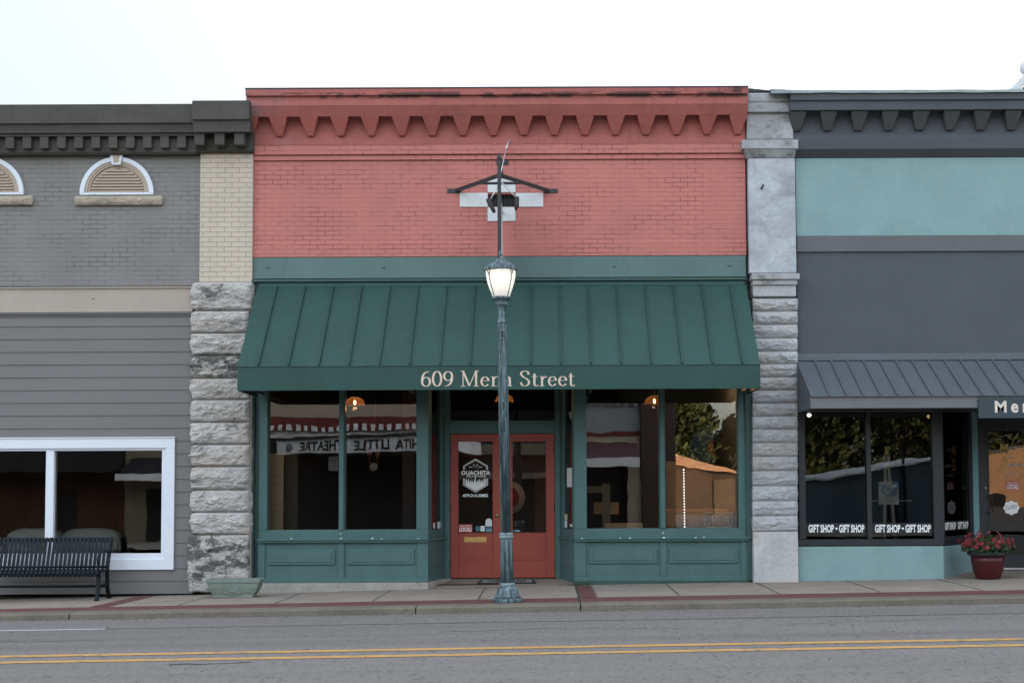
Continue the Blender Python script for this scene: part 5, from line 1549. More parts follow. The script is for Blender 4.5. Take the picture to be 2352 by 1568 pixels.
rad = 7.6 / 147.4
pol = [(ox_ - rad, oz_ - .06), (ox_ + rad, oz_ - .06)] + [(ox_ + rad * math.cos(PI * k / 12), oz_ + .01 + rad * math.sin(PI * k / 12)) for k in range(13)]
MB().prism(pol, yd_ - .001, yd_ + .001).build('sticker', STW, doorL)
sticker(doorL, 1115, 1208.2, 1130.5, 1221.2, yd_, STT)
m = MB()
for k in range(3): m.pbox(1117 + 4.4 * k, 1214.5, 1120.6 + 4.4 * k, 1219.5, yd_ - .003, yd_ - .002)
m.build('sticker', STB, doorL)
ox_, oz_ = W(1097.5, 1213.5, yd_)
MB().prism([(ox_ + .042 * math.cos(PI * k / 12), oz_ + .045 * math.sin(PI * k / 12)) for k in range(24)], yd_ - .001, yd_ + .001).build('sticker', STT, doorL)
sticker(doorR, 1177, 1216, 1194.5, 1221, yd_, STT); sticker(doorR, 1184, 1217, 1194, 1220.2, yd_ - .003, STB)
def on_splay(P_, t0, t1, z0, z1, mat, nm, par=None, d=.004):
    a, b_ = P_(t0, d - .03), P_(t1, d - .03)
    m = MB().add([(a[0], a[1], z0), (b_[0], b_[1], z0), (b_[0], b_[1], z1), (a[0], a[1], z1)], [(0, 1, 2, 3)])
    return m.build(nm, mat, par or red)
on_splay(PR, .22, .62, Z(1118, .5), Z(1074, .5), STW, 'paper_notice'); on_splay(PR, .62, .80, Z(1212, .5), Z(1196, .5), STW, 'sticker'); on_splay(PR, .6, .8, Z(1194, .5), Z(1181, .5), paint('cream sticker', (.55, .5, .35), .5), 'sticker')
on_splay(PR, .2, .42, Z(1209, .5), Z(1203, .5), STW, 'sticker')
on_splay(PL, .60, .80, Z(1213, .5), Z(1197, .5), STW, 'sticker'); on_splay(PL, .34, .46, Z(1212, .5), Z(1199, .5), STW, 'sticker')
# bird droppings / paint chips on the window rails
m = MB()
for (u, v, s_) in ((669, 1236, 4), (783, 1236, 4), (855, 1236, 4.5), (876, 1237, 3), (961, 1236, 3), (782, 1225, 3), (1337, 1236, 4), (1425, 1235, 3.5), (1447, 1235, 4.5), (1525, 1234, 5), (1523, 1223, 4), (1598, 1234, 4), (1617, 1233, 4)):
    x, z = W(u, v, -.05)
    m.ball((x, -.046, z), s_ / 160 / 2, 1.2, .15, .7, 8, 5)
m.build('paint_chip', WHITE2, red)

# =================================================================== INSIDE THE RED SHOP
WARM = emit('lit filament', (1.0, .62, .30), 22.0)
ORW = paint('orange brown varnished wood', (.55, .27, .11), .35, .2, 6, 0)
SHADE = paint('copper mesh lamp shade', (.30, .13, .05), .5, .2, 10, 0)
def amber():
    m = bpy.data.materials.new('amber glass shade'); m.use_nodes = True; nt = m.node_tree; nt.nodes.clear()
    o = N(nt, 'ShaderNodeOutputMaterial'); a = N(nt, 'ShaderNodeBsdfTransparent'); b_ = N(nt, 'ShaderNodeBsdfTranslucent'); x = N(nt, 'ShaderNodeMixShader')
    a.inputs[0].default_value = (.62, .42, .28, 1); b_.inputs[0].default_value = (.13, .068, .036, 1); x.inputs[0].default_value = .5
    nt.links.new(a.outputs[0], x.inputs[1]); nt.links.new(b_.outputs[0], x.inputs[2]); nt.links.new(x.outputs[0], o.inputs[0]); return m
AMB = amber()
def pendant(u, v, y, lab, light=1.0):
    x, z = W(u, v, y)
    t = thing('pendant_lamp', (x, y, z), lab, 'pendant lamp', 'amber pendant lamps inside the red shop')
    m = MB(); prof = [(.158, -.055), (.15, -.01), (.125, .035), (.085, .07), (.045, .085)]
    rows = [[(x + r_ * math.cos(2 * PI * i / 32), y + r_ * math.sin(2 * PI * i / 32), z + zz) for i in range(32)] for r_, zz in prof]
    m.add([p for r_ in rows for p in r_], [(j * 32 + i, j * 32 + (i + 1) % 32, (j + 1) * 32 + (i + 1) % 32, (j + 1) * 32 + i) for j in range(4) for i in range(32)], True)
    m.build('lamp_shade', AMB, t)
    MB().ball((x, y, z - .0), .018, 1, 1, 1.9).build('bulb', WARM, t)
    MB().tube((x, y, z + .05), (x, y, z + .09), .022).tube((x, y, z + .085), (x, y, zt(588) - .3), .004, 6).build('cord', BLACKM, t)
    if light:
        l = bpy.data.lights.new('pendant_light', 'POINT'); l.energy = light; l.color = (1, .55, .25); l.shadow_soft_size = .03
        q = bpy.data.objects.new('pendant_light', l); col.objects.link(q); q.parent = t; q.location = (0, 0, -.09)
pendant(815, 924, .75, 'lit amber pendant lamp behind the left storefront window')
pendant(1158, 916, 1.9, 'lit amber pendant lamp above the red doors, mostly hidden by the street lamp')
pendant(1503, 921, .75, 'lit amber pendant lamp beside the mullion of the right storefront window', 0.3)
pendant(990, 925, 5.5, 'small lit amber pendant lamp deep inside, seen through the narrow side window', .12)
# plywood throwing board in the left window
bx0_, bx1_, z0, z1 = GR(600, 1041, 650.5, 1240, .45)
bd = thing('plywood_board', ((bx0_ + bx1_) / 2, .45, z0), 'tall pale plywood target board with drawn circle behind the left window', 'board')
MB().box(bx0_ - .3, bx1_, .45, .50, z0, z1).build('panel', PLY, bd, bevel=.004)
m = MB()
PENC = paint('pencil line', (.16, .10, .04), .8)
cxb, czb = W(634, 1134.5, .44)
m.path([(cxb + .155 * math.cos(PI * k / 20) , .447, czb + .165 * math.sin(PI * k / 20)) for k in range(41)], .004, 4)
for zz, r_ in ((Z(1077, .45), .5), (Z(1192, .45), -.5), (Z(1092, .45), .5), (Z(1175, .45), 0.9)):
    m.path([(bx0_ + (bx1_ - bx0_) * k / 8, .447, zz + r_ * .06 * (1 - ((k - 4) / 4) ** 2)) for k in range(9)], .0035, 4)
m.build('drawn_circle', PENC, bd)
x0, x1, z0, z1 = GR(654, 1040, 682, 1230, .9)
MB().box(x0, x1, .9, 1.0, -.0, z1).build('interior_post', paint('dim tan post', (.16, .125, .085), .8, .1), red)
# round sign hanging in the left window
x, z = W(858, 1072, .3)
hs = thing('round_sign', (x, .3, z), 'small round tan tavern sign hanging on chains behind the left window', 'hanging sign')
MB().tube((x, .29, z), (x, .31, z), .062, 24).build('disc', paint('tan disc', (.36, .28, .20), .6, .3, 20), hs)
m = MB()
for s_ in (-1, 1):
    m.tube((x + s_ * .05, .3, z + .05), (x + s_ * .07, .3, z + .24), .006, 6); m.ball((x + s_ * .06, .3, z + .21), .045, .8, .3, 1.5)
    m.ball((x + s_ * .09, .3, z + .36), .04, .6, .3, 1.6)
m.tube((x, .3, z + .3), (x + .03, .3, z + 1.0), .004, 6)
m.build('chain', paint('dark copper', (.20, .05, .03), .5, .2), hs)
# fire extinguisher
x, z = W(996, 1112, 1.35)
fe = thing('fire_extinguisher', (x, 1.35, z), 'red fire extinguisher on the wall behind the narrow side window', 'fire extinguisher')
REDP = paint('red enamel', (.42, .02, .02), .3)
MB().lathe([(.07, z - .2), (.085, z - .18), (.085, z + .14), (.05, z + .19), (.025, z + .2)], x, 1.35, 24).build('cylinder', REDP, fe)
MB().tube((x, 1.35, z + .2), (x, 1.35, z + .26), .02).bar((x - .05, 1.35, z + .27), (x + .06, 1.35, z + .25), .03, .02).build('valve', BLACKM, fe)
MB().box(x - .5, x - .3, 1.4, 1.6, -.1, 3.2).box(x - .3, x + .2, 1.45, 1.6, 0, 3.2).build('interior_partition', DARKWOOD, red)
# target seen through the doors
x, z = W(1168, 1142, 3.2)
tg = thing('wall_target', (x, 3.2, z), 'round target with grey ring and dark red centre seen through the doors', 'target')
MB().tube((x, 3.2, z), (x, 3.24, z), .285, 40).build('ring', paint('grey ring', (.42, .42, .42), .8), tg)
MB().tube((x, 3.18, z), (x, 3.21, z), .185, 40).build('centre', paint('dark red centre', (.30, .03, .03), .8), tg)
MB().box(x - .9, x + 1.3, 3.3, 3.4, 0, 2.2).build('interior_panel', DARKWOOD, red)
MB().box(x + .45, x + 1.1, 3.1, 3.28, 0.2, 1.7).build('interior_panel', paint('mid brown wood', (.10, .055, .03), .6, .3, 3), red)
# OPEN neon sign (unlit)
x0, x1, z0, z1 = GR(1617.6, 1176.5, 1681, 1209.5, .26)
op = thing('open_sign', ((x0 + x1) / 2, .26, z0), 'unlit neon sign reading OPEN in the lower corner of the right window', 'neon sign')
TUBE = emit('pale neon tube', (.55, .55, .56), .5)
TUBE = paint('pale neon tube glass', (.75, .75, .76), .3, .02)
m = MB(); r_ = .035
pts = []
for (cx, cz, a0) in ((x1 - r_, z1 - r_, 0), (x0 + r_, z1 - r_, 90), (x0 + r_, z0 + r_, 180), (x1 - r_, z0 + r_, 270)):
    pts += [(cx + r_ * math.cos(R(a0 + 18 * k)), .26, cz + r_ * math.sin(R(a0 + 18 * k))) for k in range(6)]
pts.append(pts[0]); m.path(pts, .0055, 6); m.build('neon_border', TUBE, op)
m = MB(); hgt = (z1 - z0) * .62; zb_ = z0 + (z1 - z0) * .19; wL = (x1 - x0) * .86 / 4; xx = x0 + (x1 - x0) * .07
def T(p): m.path([(xx + a * wL * .78, .26, zb_ + b_ * hgt) for a, b_ in p], .0055, 6)
T(ell(.5, .5, .45, .5)); xx += wL; T([(.08, 0), (.08, 1), (.6, 1)] + ell(.6, .75, .3, .25, 90, -90, 10) + [(.08, .5)]); xx += wL
T([(.9, 0), (.08, 0), (.08, 1), (.9, 1)]); T([(.08, .5), (.75, .5)]); xx += wL; T([(.08, 0), (.08, 1), (.9, 0), (.9, 1)])
m.build('neon_letters', TUBE, op)
# LED string
st_ = thing('light_string', (X(1571, 1140, .3), .3, Z(1210, .3)), 'vertical string of small white lights in the right window', 'light string')
m = MB()
for k in range(21):
    x, z = W(1570.5 + k * .1, 1078 + 6.55 * k, .3); m.ball((x, .3, z), .0105, 1, 1, 1, 8, 6)
m.build('led_bulbs', emit('led', (1, .96, .88), .8), st_)
x, z = W(1571.5, 1210, .31); MB().tube((x, .312, z - .05), (X(1570, 1070, .31), .312, Z(1070, .31)), .003, 5).build('wire', BLACKM, st_)
# warm lit corner: back wall, tables and stools
MB().box(X(1530, 1100, 3.4), X(1740, 1100, 3.4), 3.4, 3.5, 0, 1.9).build('interior_panel', paint('warm tan partition', (.30, .21, .12), .8, .2, 1), red)
bx_, bz_ = W(1640, 1030, 3.3)
MB().tube((bx_, 3.3, bz_), (bx_, 3.36, bz_), .42, 40).build('wall_disc', paint('deep blue disc', (.03, .09, .20), .6, .1), red)
MB().tube((bx_, 3.27, bz_), (bx_, 3.31, bz_), .13, 30).build('disc_centre', paint('brown red centre', (.22, .06, .03), .6, .1), red)
def table(x, y, zt_, wd_, lab, dp=.6):
    t = thing('bar_table', (x, y, 0), lab, 'table', 'wooden tables inside the right window')
    MB().box(x - wd_ / 2, x + wd_ / 2, y - dp / 2, y + dp / 2, zt_ - .05, zt_).build('tabletop', ORW, t, bevel=.004)
    for sx in (-1, 1):
        for sy in (-1, 1): MB().box(x + sx * (wd_ / 2 - .06) - .025, x + sx * (wd_ / 2 - .06) + .025, y + sy * (dp / 2 - .06) - .025, y + sy * (dp / 2 - .06) + .025, .0, zt_ - .041).build('leg', TANWOOD, t)
zq_ = Z(1170, 1.4)
table(X(1578, 1170, 1.4), 1.5, zq_, .75, 'wooden table behind the string of lights'); table(X(1680, 1170, 1.7), 1.8, zq_, .8, 'wooden table behind the open sign')
def stool(x, y, lab):
    t = thing('bar_stool', (x, y, 0), lab, 'stool', 'wooden stools at the tables')
    MB().tube((x, y, .68), (x, y, .74), .16, 20).build('seat', TANWOOD, t)
    MB().extz([(x + .19 * math.cos(a_), y + .02 - .10 * math.sin(a_)) for a_ in [PI * k_ / 12 for k_ in range(13)]] + [(x + .16 * math.cos(a_), y + .02 - .075 * math.sin(a_)) for a_ in [PI - PI * k_ / 12 for k_ in range(13)]], .84, 1.04).build('backrest', ORW, t)
    MB().tube((x - .15, y + .01, .70), (x - .16, y + .0, .86), .014, 8).build('backrest_post', TANWOOD, t); MB().tube((x + .15, y + .01, .70), (x + .16, y + .0, .86), .014, 8).build('backrest_post', TANWOOD, t)
    for k in range(4):
        a = PI / 4 + k * PI / 2
        MB().tube((x + .09 * math.cos(a), y + .09 * math.sin(a), .68), (x + .17 * math.cos(a), y + .17 * math.sin(a), 0), .018, 8).build('leg', TANWOOD, t)
stool(X(1549, 1200, 1), 1.0, 'wooden stool left of the string of lights'); stool(X(1596, 1200, 1), 1.0, 'wooden stool between the string of lights and the open sign'); stool(X(1663, 1200, 1.1), 1.2, 'wooden stool behind the open sign')
wl = bpy.data.lights.new('added_fill_light', 'POINT'); wl.energy = 15.0; wl.color = (1, .6, .3); wl.shadow_soft_size = .06  # added lamp out of view, brightens the tables and stools
wz = thing('pendant_lamp', (X(1600, 1000, .9), .9, 3.3), 'unseen warm lamp added high inside behind the awning to light the tables', 'pendant lamp', 'amber pendant lamps inside the red shop')
MB().tube((X(1600, 1000, .9), .9, 3.27), (X(1600, 1000, .9), .9, 3.42), .12, 20, .03).build('lamp_shade', SHADE, wz)
q = bpy.data.objects.new('pendant_light', wl); col.objects.link(q); q.parent = wz; q.location = (0, 0, -.1)
# light wooden crate and board at left of right window
x0, x1, z0, z1 = GR(1389.5, 1201.5, 1476.5, 1226, .35)
cr = thing('wooden_crate', ((x0 + x1) / 2, .4, z0), 'pale wooden box lying on the sill of the right window', 'box')
m = MB().box(x0, x1, .35, .60, z0, z1); m.build('box_body', PLY, cr, bevel=.006)
MB().box(x0 + .01, x1 - .01, .345, .35, (z0 + z1) / 2 - .003, (z0 + z1) / 2 + .003).build('plank_gap', PENC, cr)
x0, x1, z0, z1 = GR(1362, 1110, 1402, 1226, .8)
MB().box(x1 - .12, x1, .85, .95, 0, z1).box(x0 - .1, x1 - .12, .78, .8, z1 - .14, z1 - .04).build('interior_post', paint('tan post', (.17, .13, .09), .8, .15), red)
x0, x1, z0, z1 = GR(1364, 1153, 1421, 1180, 1.4)
MB().box(x0, x1, 1.4, 1.5, z0, z1).build('interior_panel', TANWOOD, red)

# =================================================================== INSIDE THE TEAL SHOP
def spot(u, v, y, lab, lit):
    x, z = W(u, v, y)
    t = thing('ceiling_spotlight', (x, y, z), lab, 'spotlight', 'spotlights behind the gift shop windows')
    MB().tube((x, y + .01, z + .0), (x + .02, y + .12, z + .07), .035, 16, .025).tube((x + .02, y + .1, z + .06), (x + .02, y + .1, z + .25), .008).build('housing', BLACKM, t)
    MB().ball((x, y, z), .033, 1, .5, .85, 14, 8).build('lamp_face', emit('spot face ' + str(lit), (1, .93, .80) if lit > 1 else (1, .62, .28), lit), t)
spot(1858.5, 953, .30, 'bright lit spotlight in the top left corner of the gift shop window', 1.6)
spot(2133.5, 956, .30, 'dim amber spotlight at the top right of the gift shop window', .2)
ea = thing('easel', (X(2036, 1200, .5), .5, 0), 'wooden display easel behind the right gift shop pane', 'easel')
EW = paint('dim easel wood', (.32, .27, .20), .7, .15, 4)
x, _ = W(2040, 1200, .5)
m = MB().bar((x - .10, .42, 0.1), (x - .03, .5, Z(1060, .5)), .04, .06).bar((x + .12, .42, .1), (x + .02, .5, Z(1080, .5)), .04, .06).bar((x, .8, .1), (x, .52, Z(1050, .5)), .03, .03)
m.bar((x - .3, .45, Z(1153, .5)), (x + .35, .45, Z(1153, .5)), .015, .04)
m.build('frame', EW, ea)
x0, x1, z0, z1 = GR(2018, 1105.5, 2064, 1158, .44)
pn = thing('painting', ((x0 + x1) / 2, .44, z0), 'small square abstract painting standing on the easel', 'painting')
def art():
    m = bpy.data.materials.new('abstract canvas'); nt, ns, L, b = nodes_of(m)
    v = coords(nt, (4, 4, 3)); cc = mixc(nt, ramp(nt, noise_tex(nt, v, 1.3, 3, .5), .46, .54), (.42, .36, .28), (.10, .16, .22)); cc = mixc(nt, ramp(nt, noise_tex(nt, v, 3.1, 3, .5), .58, .62), cc, (.55, .58, .58))
    L.new(cc, b.inputs['Base Color']); return m
MB().box(x0, x1, .44, .46, z0, z1).build('canvas', art(), pn)
x0, x1, z0, z1 = GR(2027, 1036, 2048, 1078, .6)
wi = thing('wooden_plaque', ((x0 + x1) / 2, .6, z0), 'rounded amber wooden plaque with white price tag', 'plaque')
pol = [(x0 + .03, z0), (x1 - .03, z0)] + [((x0 + x1) / 2 + .055 * math.cos(PI * k / 10), z1 - .06 + .06 * math.sin(PI * k / 10)) for k in range(11)]
MB().prism(pol, .6, .62).build('board', paint('amber wood', (.42, .2, .05), .5, .2), wi)
MB().box(x0, x1 - .035, .585, .598, z1 - .16, z1 - .08).build('price_tag', STW, wi)
for i, (u, w_, h_, c) in enumerate(((1900, .35, .5, (.05, .05, .06)), (1955, .3, .7, (.07, .06, .05)), (2095, .4, .45, (.12, .10, .07)))):
    x, _ = W(u, 1220, .9)
    t = thing('display_plinth', (x, .9, 0), ('low dark plinth at the left of the gift shop window', 'tall dark plinth at the middle of the gift shop window', 'brown plinth at the right of the gift shop window')[i], 'plinth')
    MB().box(x - w_ / 2, x + w_ / 2, .75, 1.1, .1, .1 + h_).build('block', paint('plinth %d' % i, c, .7), t, bevel=.01)
    MB().box(x - w_ / 2 - .02, x + w_ / 2 + .02, .73, 1.12, .1 + h_, .13 + h_).build('top', paint('plinth %d' % i, c, .7), t, bevel=.005)

# =================================================================== WHITE GABLE beyond the teal roof
gx = X(2400, 170, .6)
gb = thing('ornamental_gable', (gx, .6, Z(215, .6)), 'white ornamental gable with round finial rising behind the teal shop roof', 'gable')
p = lambda u, v: W(u, v, .6)
m = MB().prism([p(2312, 212), p(2338, 212), p(2352, 196), p(2376, 180), p(2376, 158), p(2360, 160), p(2347, 176)], .55, .75)
m.prism([p(2376, 158), p(2376, 180), p(2400, 196), p(2440, 212), p(2466, 212), p(2405, 176), p(2392, 160)], .55, .75)
m.build('gable_edge', WHITE2, gb, bevel=.02)
c = p(2362, 153)
MB().ball((c[0], .65, c[1]), .115, 1, 1, 1.15).build('finial', WHITE2, gb)
MB().prism([p(2340, 212), p(2354, 197), p(2378, 182), p(2400, 198), p(2436, 212)], .62, .7).build('gable_infill', DARKWOOD, gb)

sun_block = thing('brick_building', (30, 4, .4), 'unseen long block added right of the teal shop to keep the low sun off the street', 'building')
MB().box(XRB + .15, 52, 0, 12, -.3, 10.0).build('brick_wall', SLATE, sun_block)  # unseen block added; height and length set to hold back the low sun
# =================================================================== ACROSS THE STREET (seen only in the window panes)
YO = -24.0
def XO(u, Y=YO): return (u - 1262) * (DIST - Y) / F
def ZO(v, Y=YO): return CAMZ - (v - 1130) * (DIST - Y) / F
GB = lambda n, c, **k: paint(n, c, .8, .12, 1.5, .1, **k)
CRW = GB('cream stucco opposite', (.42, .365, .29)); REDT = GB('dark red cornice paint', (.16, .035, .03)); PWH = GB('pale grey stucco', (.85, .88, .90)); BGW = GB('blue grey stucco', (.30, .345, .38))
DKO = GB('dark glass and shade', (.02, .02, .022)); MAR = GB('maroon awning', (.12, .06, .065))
strip('pavement_opposite', -17.0, -28.0, lambda x, y: kerb_z(x) + .02, CONC, x0=-80, x1=80, ny=1)
th_ = thing('theatre_building', (-9, YO, 0), 'cream and dark red theatre across the street with a white lettered marquee', 'theatre')
m = MB().box(XO(560), XO(1010), YO - .3, YO, ZO(975), ZO(860)); m.box(XO(560), XO(1010), YO - 8, YO - .3, 0, ZO(862)); m.build('upper_wall', CRW, th_)
MB().box(XO(560), XO(1010), YO - .28, YO + .25, ZO(985), ZO(955)).build('cornice', REDT, th_)
m = MB()
k = 0
x = XO(560)
while x < XO(1005): m.box(x, x + .14, YO + .251, YO + .30, ZO(985), ZO(973)); x += .28
m.build('crenels', PWH, th_)
MB().box(XO(560), XO(1010), YO - .27, YO + .1, ZO(1000), ZO(985) - .001).build('frieze', PWH, th_)
MB().box(XO(560), XO(1010), YO - .3, YO - .05, -.1, ZO(1000) - .001).build('lower_wall', DKO, th_)
# V-shaped marquee
Ya = YO + .3
pA = Vector((XO(640), Ya + .2, 0)); pB = Vector((XO(1040, YO + 4.0), YO + 4.2, 0))
z0, z1 = ZO(1040), ZO(1009)
dm_ = (pB - pA).normalized(); nm_ = Vector((-dm_.y, dm_.x, 0))
m = MB().extz([(pA.x, pA.y), (pB.x, pB.y), (pB.x + .5, YO), (pA.x, YO)], z0, z1); mq = m.build('marquee', PWH, th_)
MB().extz([(pA.x - .05, pA.y + .06), (pB.x, pB.y + .08), (pB.x + .5, YO), (pA.x, YO)], z1 + .002, z1 + .10).build('marquee_edge', BLACKM, mq)
MB().extz([(pA.x, pA.y), (pB.x, pB.y), (pB.x + .5, YO), (pA.x, YO)], z0 - .05, z0 - .002).build('marquee_soffit', DKO, mq)
def sign_text(s_, t0, t1, mat):
    m = MB(); pts, fs = text_mesh(s_, .03)
    L_ = (pB - pA)
    o = pA + L_ * t1 + nm_ * .012 ; e = pA + L_ * t0 + nm_ * .012
    lay(m, pts, fs, (o.x, o.y, z0 + .06), e - o, (0, 0, z1 - z0 - .12)); return m.build('lettering', mat, mq, recalc=False)
sign_text('THEATRE', .13, .40, BLACKM); sign_text('LITTLE', .46, .66, BLACKM); sign_text('OUACHITA', .69, .99, BLACKM)
m = MB(); o = pA + (pB - pA) * .07 + nm_ * .012
m.tube((o.x, o.y, (z0 + z1) / 2), (o.x + nm_.x * .01, o.y + nm_.y * .01, (z0 + z1) / 2), .14, 20); m.build('emblem', GB('emblem grey', (.25, .25, .26)), mq)
x = XO(765); MB().box(x - .16, x + .16, YO + .15, YO + .2, ZO(1080), ZO(1045)).build('number_plate', PWH, th_)
gs2 = thing('stucco_shop', (-1.6, YO, 0), 'dark glazed shop with two pale bands across the street beside the theatre', 'shop building')
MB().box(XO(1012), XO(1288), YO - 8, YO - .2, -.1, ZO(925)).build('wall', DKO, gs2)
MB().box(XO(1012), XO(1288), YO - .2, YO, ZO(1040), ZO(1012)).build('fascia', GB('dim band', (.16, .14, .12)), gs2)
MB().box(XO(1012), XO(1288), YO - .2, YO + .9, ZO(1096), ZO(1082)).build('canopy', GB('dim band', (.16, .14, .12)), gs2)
# middle shop with awning
ms_ = thing('stucco_shop', (2.1, YO, 0), 'blue grey shop with maroon awning and cream band across the street', 'shop building')
X0_, X1_ = XO(1290), XO(1472)
m = MB().box(X0_, X1_, YO - 6, YO, ZO(990), ZO(905)); m.build('upper_wall', BGW, ms_)
MB().box(X0_, X1_, YO - .1, YO + .15, ZO(922), ZO(890)).build('cornice', REDT, ms_)
m = MB(); x = X0_
while x < X1_ - .2: m.box(x, x + .14, YO + .151, YO + .2, ZO(928), ZO(918)); x += .3
m.build('crenels', BGW, ms_)
MB().box(X0_, X1_, YO - .1, YO + .08, ZO(1000), ZO(990) - .001).build('red_band', REDT, ms_)
MB().box(X0_, X1_, YO - .1, YO + .05, ZO(1012), ZO(1000) - .001).build('cream_band', CRW, ms_)
MB().extx([(YO, ZO(1013)), (YO + 1.3, ZO(1052)), (YO + 1.3, ZO(1052) - .03), (YO, ZO(1013) - .05)], X0_, X1_ - .1).build('awning', MAR, ms_)
MB().box(X0_, X1_ - .1, YO + 1.25, YO + 1.33, ZO(1074), ZO(1053)).build('awning_fascia', PWH, ms_)
m = MB().box(X0_, X1_ - .5, YO - .3, YO - .2, -.1, ZO(1013)).box(X1_ - .5, X1_, YO - .3, YO, -.1, ZO(1013)); m.build('lower_wall', DKO, ms_)
MB().box(X1_ - .45, X1_, YO, YO + .12, -.1, ZO(1012) - .002).build('corner_post', CRW, ms_)
bp_ = thing('brick_building', (XO(1510), YO, 0), 'dark red brick building end across the street beside the side road', 'building')
RB = brick('dark red brick', (.05, .022, .018), (.15, .13, .11), mort=.012, show=(0, .1), strength=.9, var=.25)
MB().box(XO(1473), XO(1552), YO - 8, YO + .25, -.1, ZO(885)).build('brick_wall', RB, bp_)
MB().box(XO(1471), XO(1554), YO - 8, YO + .28, ZO(885) + .001, ZO(885) + .15).build('coping', CONC, bp_)
# far tan building in sun across the side road
Y2 = -62.0
ft = thing('gabled_building', (12, Y2, 0), 'tan gabled building far across the street catching low orange sun', 'building')
TANS = GB('tan stucco far', (.62, .40, .25)); GRT = GB('grey tan siding far', (.07, .058, .045)); GAR = GB('dull garage door', (.15, .12, .085))
m = MB().prism([(XO(1538, Y2), ZO(1070, Y2)), (XO(1705, Y2), ZO(1088, Y2)), (XO(1705, Y2), ZO(1084, Y2)), (XO(1541, Y2), ZO(1042, Y2))], Y2 - 8, Y2)
m.build('gable', TANS, ft)
MB().prism([(XO(1540, Y2), -.6), (XO(1850, Y2), -.6), (XO(1850, Y2), ZO(1110, Y2)), (XO(1705, Y2), ZO(1087, Y2)), (XO(1540, Y2), ZO(1068, Y2))], Y2 - 8, Y2 - .3).build('lower_wall', GRT, ft)
MB().box(XO(1640, Y2), XO(1690, Y2), Y2 - .29, Y2 - .2, -.6, ZO(1100, Y2)).build('garage_door', GAR, ft)
# blue metal building for the gift shop panes
Y3 = -30.0
bm_ = thing('metal_building', (13, Y3, 0), 'blue grey metal building with sloping roof across the street', 'building')
m = MB().prism([(XO(1915, Y3), -.3), (XO(2190, Y3), -.3), (XO(2190, Y3), ZO(1052, Y3)), (XO(1915, Y3), ZO(1104, Y3))], Y3 - 8, Y3); m.build('metal_wall', GB('blue metal cladding', (.10, .145, .185)), bm_)
MB().prism([(XO(1905, Y3), ZO(1104, Y3)), (XO(2200, Y3), ZO(1050, Y3)), (XO(2200, Y3), ZO(1046, Y3)), (XO(1905, Y3), ZO(1099, Y3))], Y3 - 8, Y3 + .3).build('roof_edge', PWH, bm_)
MB().box(XO(2075, Y3), XO(2079, Y3), Y3 + .0, Y3 + .2, 0, ZO(1040, Y3)).build('flue', DKO, bm_)
MB().box(XO(2040, Y3), XO(2062, Y3), Y3, Y3 + .05, -.3, ZO(1125, Y3)).build('door', DKO, bm_)
Y4 = -66.0
tb = thing('gabled_building', (28, Y4, 0), 'long tan building with sunlit front far down the street', 'building')
MB().prism([(XO(2235, Y4), -.3), (XO(2520, Y4), -.3), (XO(2520, Y4), ZO(1040, Y4)), (XO(2420, Y4), ZO(1022, Y4)), (XO(2235, Y4), ZO(1062, Y4))], Y4 - 8, Y4).build('front_wall', TANS, tb)
MB().box(XO(2300, Y4), XO(2330, Y4), Y4, Y4 + .1, -.3, ZO(1140, Y4)).build('door', DKO, tb)
# left side: dark brick shop and window reflected by the white window
dk = thing('brick_building', (-17.5, YO, 0), 'dark brown brick shop across the street left of the theatre', 'building')
MB().box(XO(-150), XO(285), YO - 8, YO, -.3, ZO(960)).build('brick_wall', brick('brown brick', (.085, .042, .025), (.03, .02, .015), show=(0, .1), strength=.6, var=.2), dk)
MB().box(XO(-150), XO(285), YO, YO + 1.6, ZO(1080), ZO(1000)).build('canopy', DKO, dk)
MB().box(XO(135), XO(175), YO + .0, YO + .03, -.2, ZO(1125)).build('door', DKO, dk)
cm = thing('stucco_shop', (-13, YO, 0), 'cream shop with dark awning across the street between the brown shop and the theatre', 'shop building')
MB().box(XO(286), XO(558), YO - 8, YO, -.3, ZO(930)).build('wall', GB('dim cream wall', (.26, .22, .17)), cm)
MB().extx([(YO, ZO(1045)), (YO + 1.2, ZO(1085)), (YO + 1.2, ZO(1100)), (YO, ZO(1085))], XO(300), XO(558)).build('awning', DKO, cm)
MB().box(XO(292), XO(558), YO + 1.21, YO + 1.27, ZO(1101), ZO(1086)).build('awning_fascia', PWH, cm)
MB().box(XO(335), XO(500), YO + .0, YO + .04, -.2, ZO(1120)).build('window', DKO, cm)

